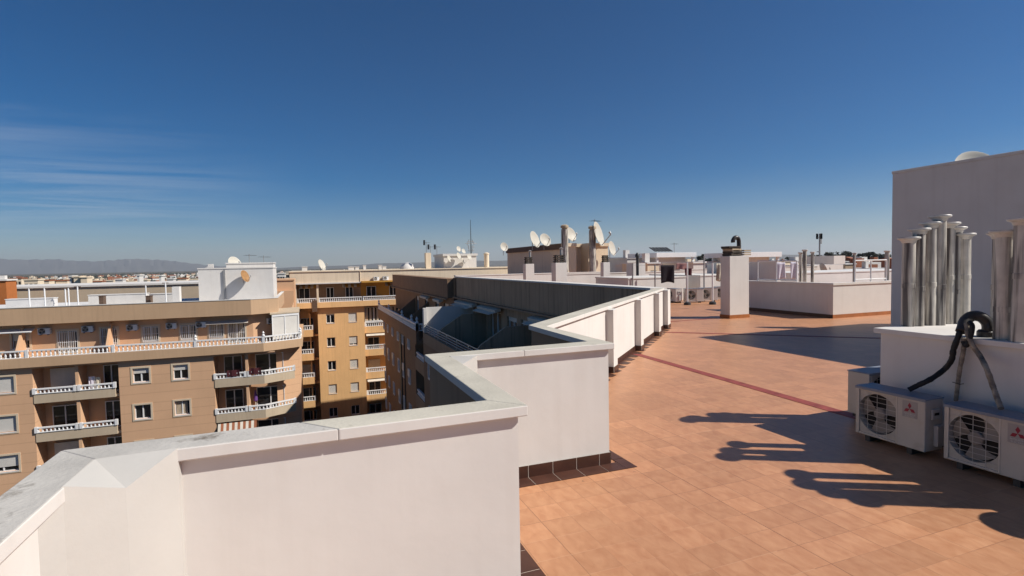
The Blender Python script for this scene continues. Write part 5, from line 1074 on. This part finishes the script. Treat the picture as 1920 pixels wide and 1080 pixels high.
TR = [(1553, 472, 18), (1568, 471, 22), (1585, 470, 20), (1594, 471, 14), (1617, 475, 14), (1630, 473, 12), (1640, 474, 14), (1652, 475, 12), (1603, 478, 10), (1662, 476, 12), (1520, 479, 14), (1497, 481, 14), (1480, 482, 12), (1535, 478, 12), (1322, 477, 16), (1310, 480, 10), (1335, 478, 12)]
LT = ['dark tree left of the telecom mast foot', 'broad dark tree, tallest of the clump right of the telecom mast', 'broad dark tree in the middle of the skyline clump', 'narrow dark tree at the right of the skyline clump', 'low dark tree left of the single pale post', 'small dark tree above the right railing frame', 'dark round tree above the middle of the right railing frame', 'dark tree near the stair house on the skyline', 'low tree in the gap of the skyline clump', 'dark tree touching the stair house wall', 'low dark tree behind the three enclosure pipes', 'low dark tree left of the enclosure pipes', 'low tree above the right lilac towel', 'small tree just left of the telecom mast', 'dark tree left of the block chimney', 'small dark tree above the tall grey line post', 'dark tree right behind the block chimney cowl']
for i, (px, ty, w_) in enumerate(TR): far_tree(px, ty, w_, 330 + (i * 37) % 90, -8, LT[i], 100 + i)

# ================================================================ DISTANT TOWN, RISE, HILLS
def heights(cx_, cy_, rx, ry, hmax, rot, seed, nx_=50, ny_=18, name='rise', mat='plain', prof=None):
    """a long low hill as a height field"""
    rnd = random.Random(seed); ph = [(rnd.uniform(1, 9), rnd.uniform(0, 6.28), rnd.uniform(.2, 1)) for _ in range(7)]; pts = []
    for j in range(ny_ + 1):
        for i in range(nx_ + 1):
            u, v = i / nx_ * 2 - 1, j / ny_ * 2 - 1; edge = max(0, 1 - u * u) ** .7 * max(0, 1 - v * v)
            hh = prof(u) if prof else 1 + .16 * sum(a * math.sin(f_ * u * 3 + f0 + v * f_) for f_, f0, a in ph) / 2
            wob = 1 + .07 * math.sin(u * 31 + v * 5 + seed) + .05 * math.sin(u * 57 + v * 9)
            x, y = u * rx, v * ry; pts.append((cx_ + x * math.cos(rot) - y * math.sin(rot), cy_ + x * math.sin(rot) + y * math.cos(rot), GZ - 2 + edge * hmax * hh * wob))
    mb = MB(); mb._add(pts, [(j*(nx_+1)+i, j*(nx_+1)+i+1, (j+1)*(nx_+1)+i+1, (j+1)*(nx_+1)+i) for j in range(ny_) for i in range(nx_)])
    return tag(mb.build(name, M[mat], smooth=True, fix=False), kind='structure')
q = at_d(1530, 487, 420); heights(q.x, q.y + 60, 420, 210, 15, math.radians(-38), 3, name='hillside')
# far mountain range on the left: crest follows the skyline
CR = [(-400, 484), (-250, 480), (-120, 486), (0, 485.5), (60, 486.5), (100, 485.5), (140, 488.5), (185, 489.5), (215, 487), (245, 484.8), (280, 486), (310, 487.5), (340, 491), (380, 496), (430, 499.5)]
def crest(D=14000):
    mb = MB(); rows = []; n = len(CR); pts = []
    prof = [(-2600, 0), (-1500, .42), (-600, .8), (0, 1), (900, .7), (2500, 0)]
    N = 90
    for k in range(N + 1):
        f_ = k / N * (n - 1); i = min(n - 2, int(f_)); g = f_ - i; px = CR[i][0] + (CR[i+1][0] - CR[i][0]) * g; py = CR[i][1] + (CR[i+1][1] - CR[i][1]) * g
        c = at_d(px, py, D); dr = Vector((c.x, c.y, 0)).normalized(); h = c.z - GZ + 25 * math.sin(k * 1.7) * .4
        for j, (o_, s_) in enumerate(prof):
            q = c + dr * (o_ + 220 * math.sin(k * .9 + j * 2)); pts.append((q.x, q.y, GZ - 5 + h * s_ * (1 + (.10 * math.sin(k * 2.3 + j * 1.9) if j != 3 else 0))))
    m = len(prof); mb._add(pts, [(k*m+j, k*m+j+1, (k+1)*m+j+1, (k+1)*m+j) for k in range(N) for j in range(m - 1)])
    return tag(mb.build('mountain_range', M['hill'], smooth=True, fix=False), kind='structure')
crest()
q = at_d(1150, 486, 9000); heights(q.x, q.y, 6500, 1500, 95, math.radians(-28), 8, name='far_hills', mat='hill')
# town on the plain: nearer blocks as things, the rest as one mass
rt = random.Random(77)
TB = [(20, 523, 20, 190, 'roof_orange'), (45, 526, 26, 160, 'cream'), (74, 527, 18, 170, 'roof_orange'), (104, 527, 22, 175, 'roof_orange'), (130, 519, 4, 150, 'white'), (138, 520, 12, 150, 'cream'), (151, 521, 12, 150, 'cream'), (170, 529, 20, 180, 'roof_orange'), (196, 527, 16, 210, 'cream'), (216, 525, 14, 200, 'white'), (238, 530, 14, 190, 'cream'), (257, 517, 4, 150, 'white'), (262, 526, 14, 185, 'cream'), (298, 518, 4, 150, 'white'), (313, 524, 12, 190, 'white'), (333, 523, 16, 200, 'roof_orange'), (356, 525, 14, 180, 'cream'), (520, 514, 14, 190, 'white'), (536, 511, 10, 230, 'cream')]
LB = ['orange roofed town block at the far left behind the orange tower', 'cream town block behind the left roof posts', 'orange town block behind the second roof post', 'orange town block left of the white tower pair', 'thin white stack left of the cream tower pair in town', 'left cream tower of the pair in the town', 'right cream tower of the pair in the town', 'orange roofed town block right of the cream tower pair', 'cream town block left of a small white one', 'small white town block in the middle of the beige rim', 'low cream town block above the beige rim', 'white stack in the town above the middle post', 'cream town block right of a thin white stack', 'white stack in the town near the roof house', 'white town block near the roof house', 'orange roofed town block left of the roof house', 'cream town block next to the roof house', 'white town block between the roof house and the yellow building', 'cream town block beside the yellow building']
for (px, ty, w_, Dd, mt), lab in zip(TB, LB):
    a = at_d(px, ty, Dd); b = on_y(px + w_, ty, a.y); t = thing('town_block', lab, 'building', (a.x, a.y, GZ), 'town blocks behind the brown building'); mb = MB(); dp = max(4, (b.x - a.x)); mb.box(a.x, b.x, a.y, a.y + dp, GZ, a.z); mb.build('wall', M['cream'] if mt == 'roof_orange' else M[mt], t)
    mb = MB(); mb.box(a.x - .2, b.x + .2, a.y - .2, a.y + dp + .2, a.z, a.z + .35); mb.build('roof', M[mt], t)
    mb = MB()
    if b.x - a.x > 1.5:
        for k in range(3): x = a.x + (b.x - a.x) * (k + .5) / 3; mb.box(x - .3, x + .3, a.y - .05, a.y, a.z - 2.2, a.z - 1.0)
        mb.build('window', M['glass'], t)
def mass(name, n, az0, az1, d0, d1, mats, seed, hmin=3, hmax=9, zg=None, smin=5, smax=14):
    rnd = random.Random(seed); mb = MB()
    for i in range(n):
        a = math.radians(rnd.uniform(az0, az1)) + _a; D = d0 * (d1 / d0) ** (rnd.random() ** .8); x, y = D * math.sin(a), D * math.cos(a); s = rnd.uniform(smin, smax); h = rnd.uniform(hmin, hmax); r = rnd.choice((0, 0, .5)); z = GZ if zg is None else zg(x, y)
        mi = rnd.randrange(len(mats)); mb.T = Matrix.Translation((x, y, z)) @ Matrix.Rotation(r, 4, 'Z'); wy = s * rnd.uniform(.5, 1.1)
        mb.box(-s / 2, s / 2, -wy / 2, wy / 2, 0, h, mi)
        if rnd.random() < .22: mb._add([(-s/2-.3, -wy/2-.3, h), (s/2+.3, -wy/2-.3, h), (s/2+.3, wy/2+.3, h), (-s/2-.3, wy/2+.3, h), (-s/2, 0, h+1.6), (s/2, 0, h+1.6)], [(0,1,5,4), (2,3,4,5), (1,2,5), (3,0,4), (3,2,1,0)], len(mats) - 1)
        else: mb.box(-s / 5, s / 8, -wy / 5, wy / 5, h, h + 2, mi)
    o = mb.build(name, [M[k] for k in mats], fix=False); tag(o, kind='stuff'); return o
o = mass('distant_town', 1100, -48, 0, 330, 2600, ('white', 'cream', 'white', 'beige', 'cream', 'roof_orange'), 5); tag(o, 'pale houses of the distant town spread over the plain', 'town')
o = mass('distant_town', 500, 0, 42, 200, 1600, ('white', 'cream', 'white', 'roof_orange'), 6, 12, 20); tag(o, 'white houses and roofs of the town beyond the terraces at right', 'town')
o = mass('distant_town', 160, 26, 40, 240, 420, ('white', 'roof_orange', 'cream', 'roof_orange'), 9, 3, 7, zg=lambda x, y: -11); tag(o, 'orange and white houses on the rise at right', 'town')
def woods(n, az0, az1, d0, d1, seed, label, sz=(4, 9), hz=(3, 7)):
    rnd = random.Random(seed); mb = MB()
    for i in range(n):
        a = math.radians(rnd.uniform(az0, az1)) + _a; D = d0 * (d1 / d0) ** rnd.random(); x, y = D * math.sin(a), D * math.cos(a); s = rnd.uniform(*sz); h = rnd.uniform(*hz)
        for k in range(5):
            q = Vector((x + rnd.gauss(0, s * .4), y + rnd.gauss(0, s * .4), GZ + h * rnd.uniform(.3, .8))); r = s * rnd.uniform(.25, .45)
            mb._add([q + Vector((r, 0, 0)), q + Vector((0, r, 0)), q + Vector((-r, 0, 0)), q + Vector((0, -r, 0)), q + Vector((r * .2, r * .1, h * .35)), q + Vector((0, 0, -h * .5))], [(0,1,4),(1,2,4),(2,3,4),(3,0,4),(1,0,5),(2,1,5),(3,2,5),(0,3,5)])
    o = mb.build('distant_woods', M['leaf'], fix=False); tag(o, label, 'woods', kind='stuff'); return o
woods(2200, -50, -14, 700, 5000, 4, 'dark scrub and tree belts on the plain at left')
woods(900, -14, 40, 500, 3500, 14, 'dark trees scattered through the far town', hz=(4, 9))

# ================================================================ HAZE
hm = bpy.data.materials.new('haze'); hm.use_nodes = True; t = hm.node_tree; t.nodes.clear()
vo = nn(t, 'ShaderNodeVolumePrincipled'); vo.inputs['Color'].default_value = (.86, .90, .96, 1); vo.inputs['Density'].default_value = 6.5e-5; vo.inputs['Anisotropy'].default_value = .2
oo = nn(t, 'ShaderNodeOutputMaterial'); t.links.new(vo.outputs[0], oo.inputs['Volume'])
mb = MB(); mb.box(-21000, 21000, -300, 21000, GZ - 8, 560); tag(mb.build('haze', hm), kind='stuff')
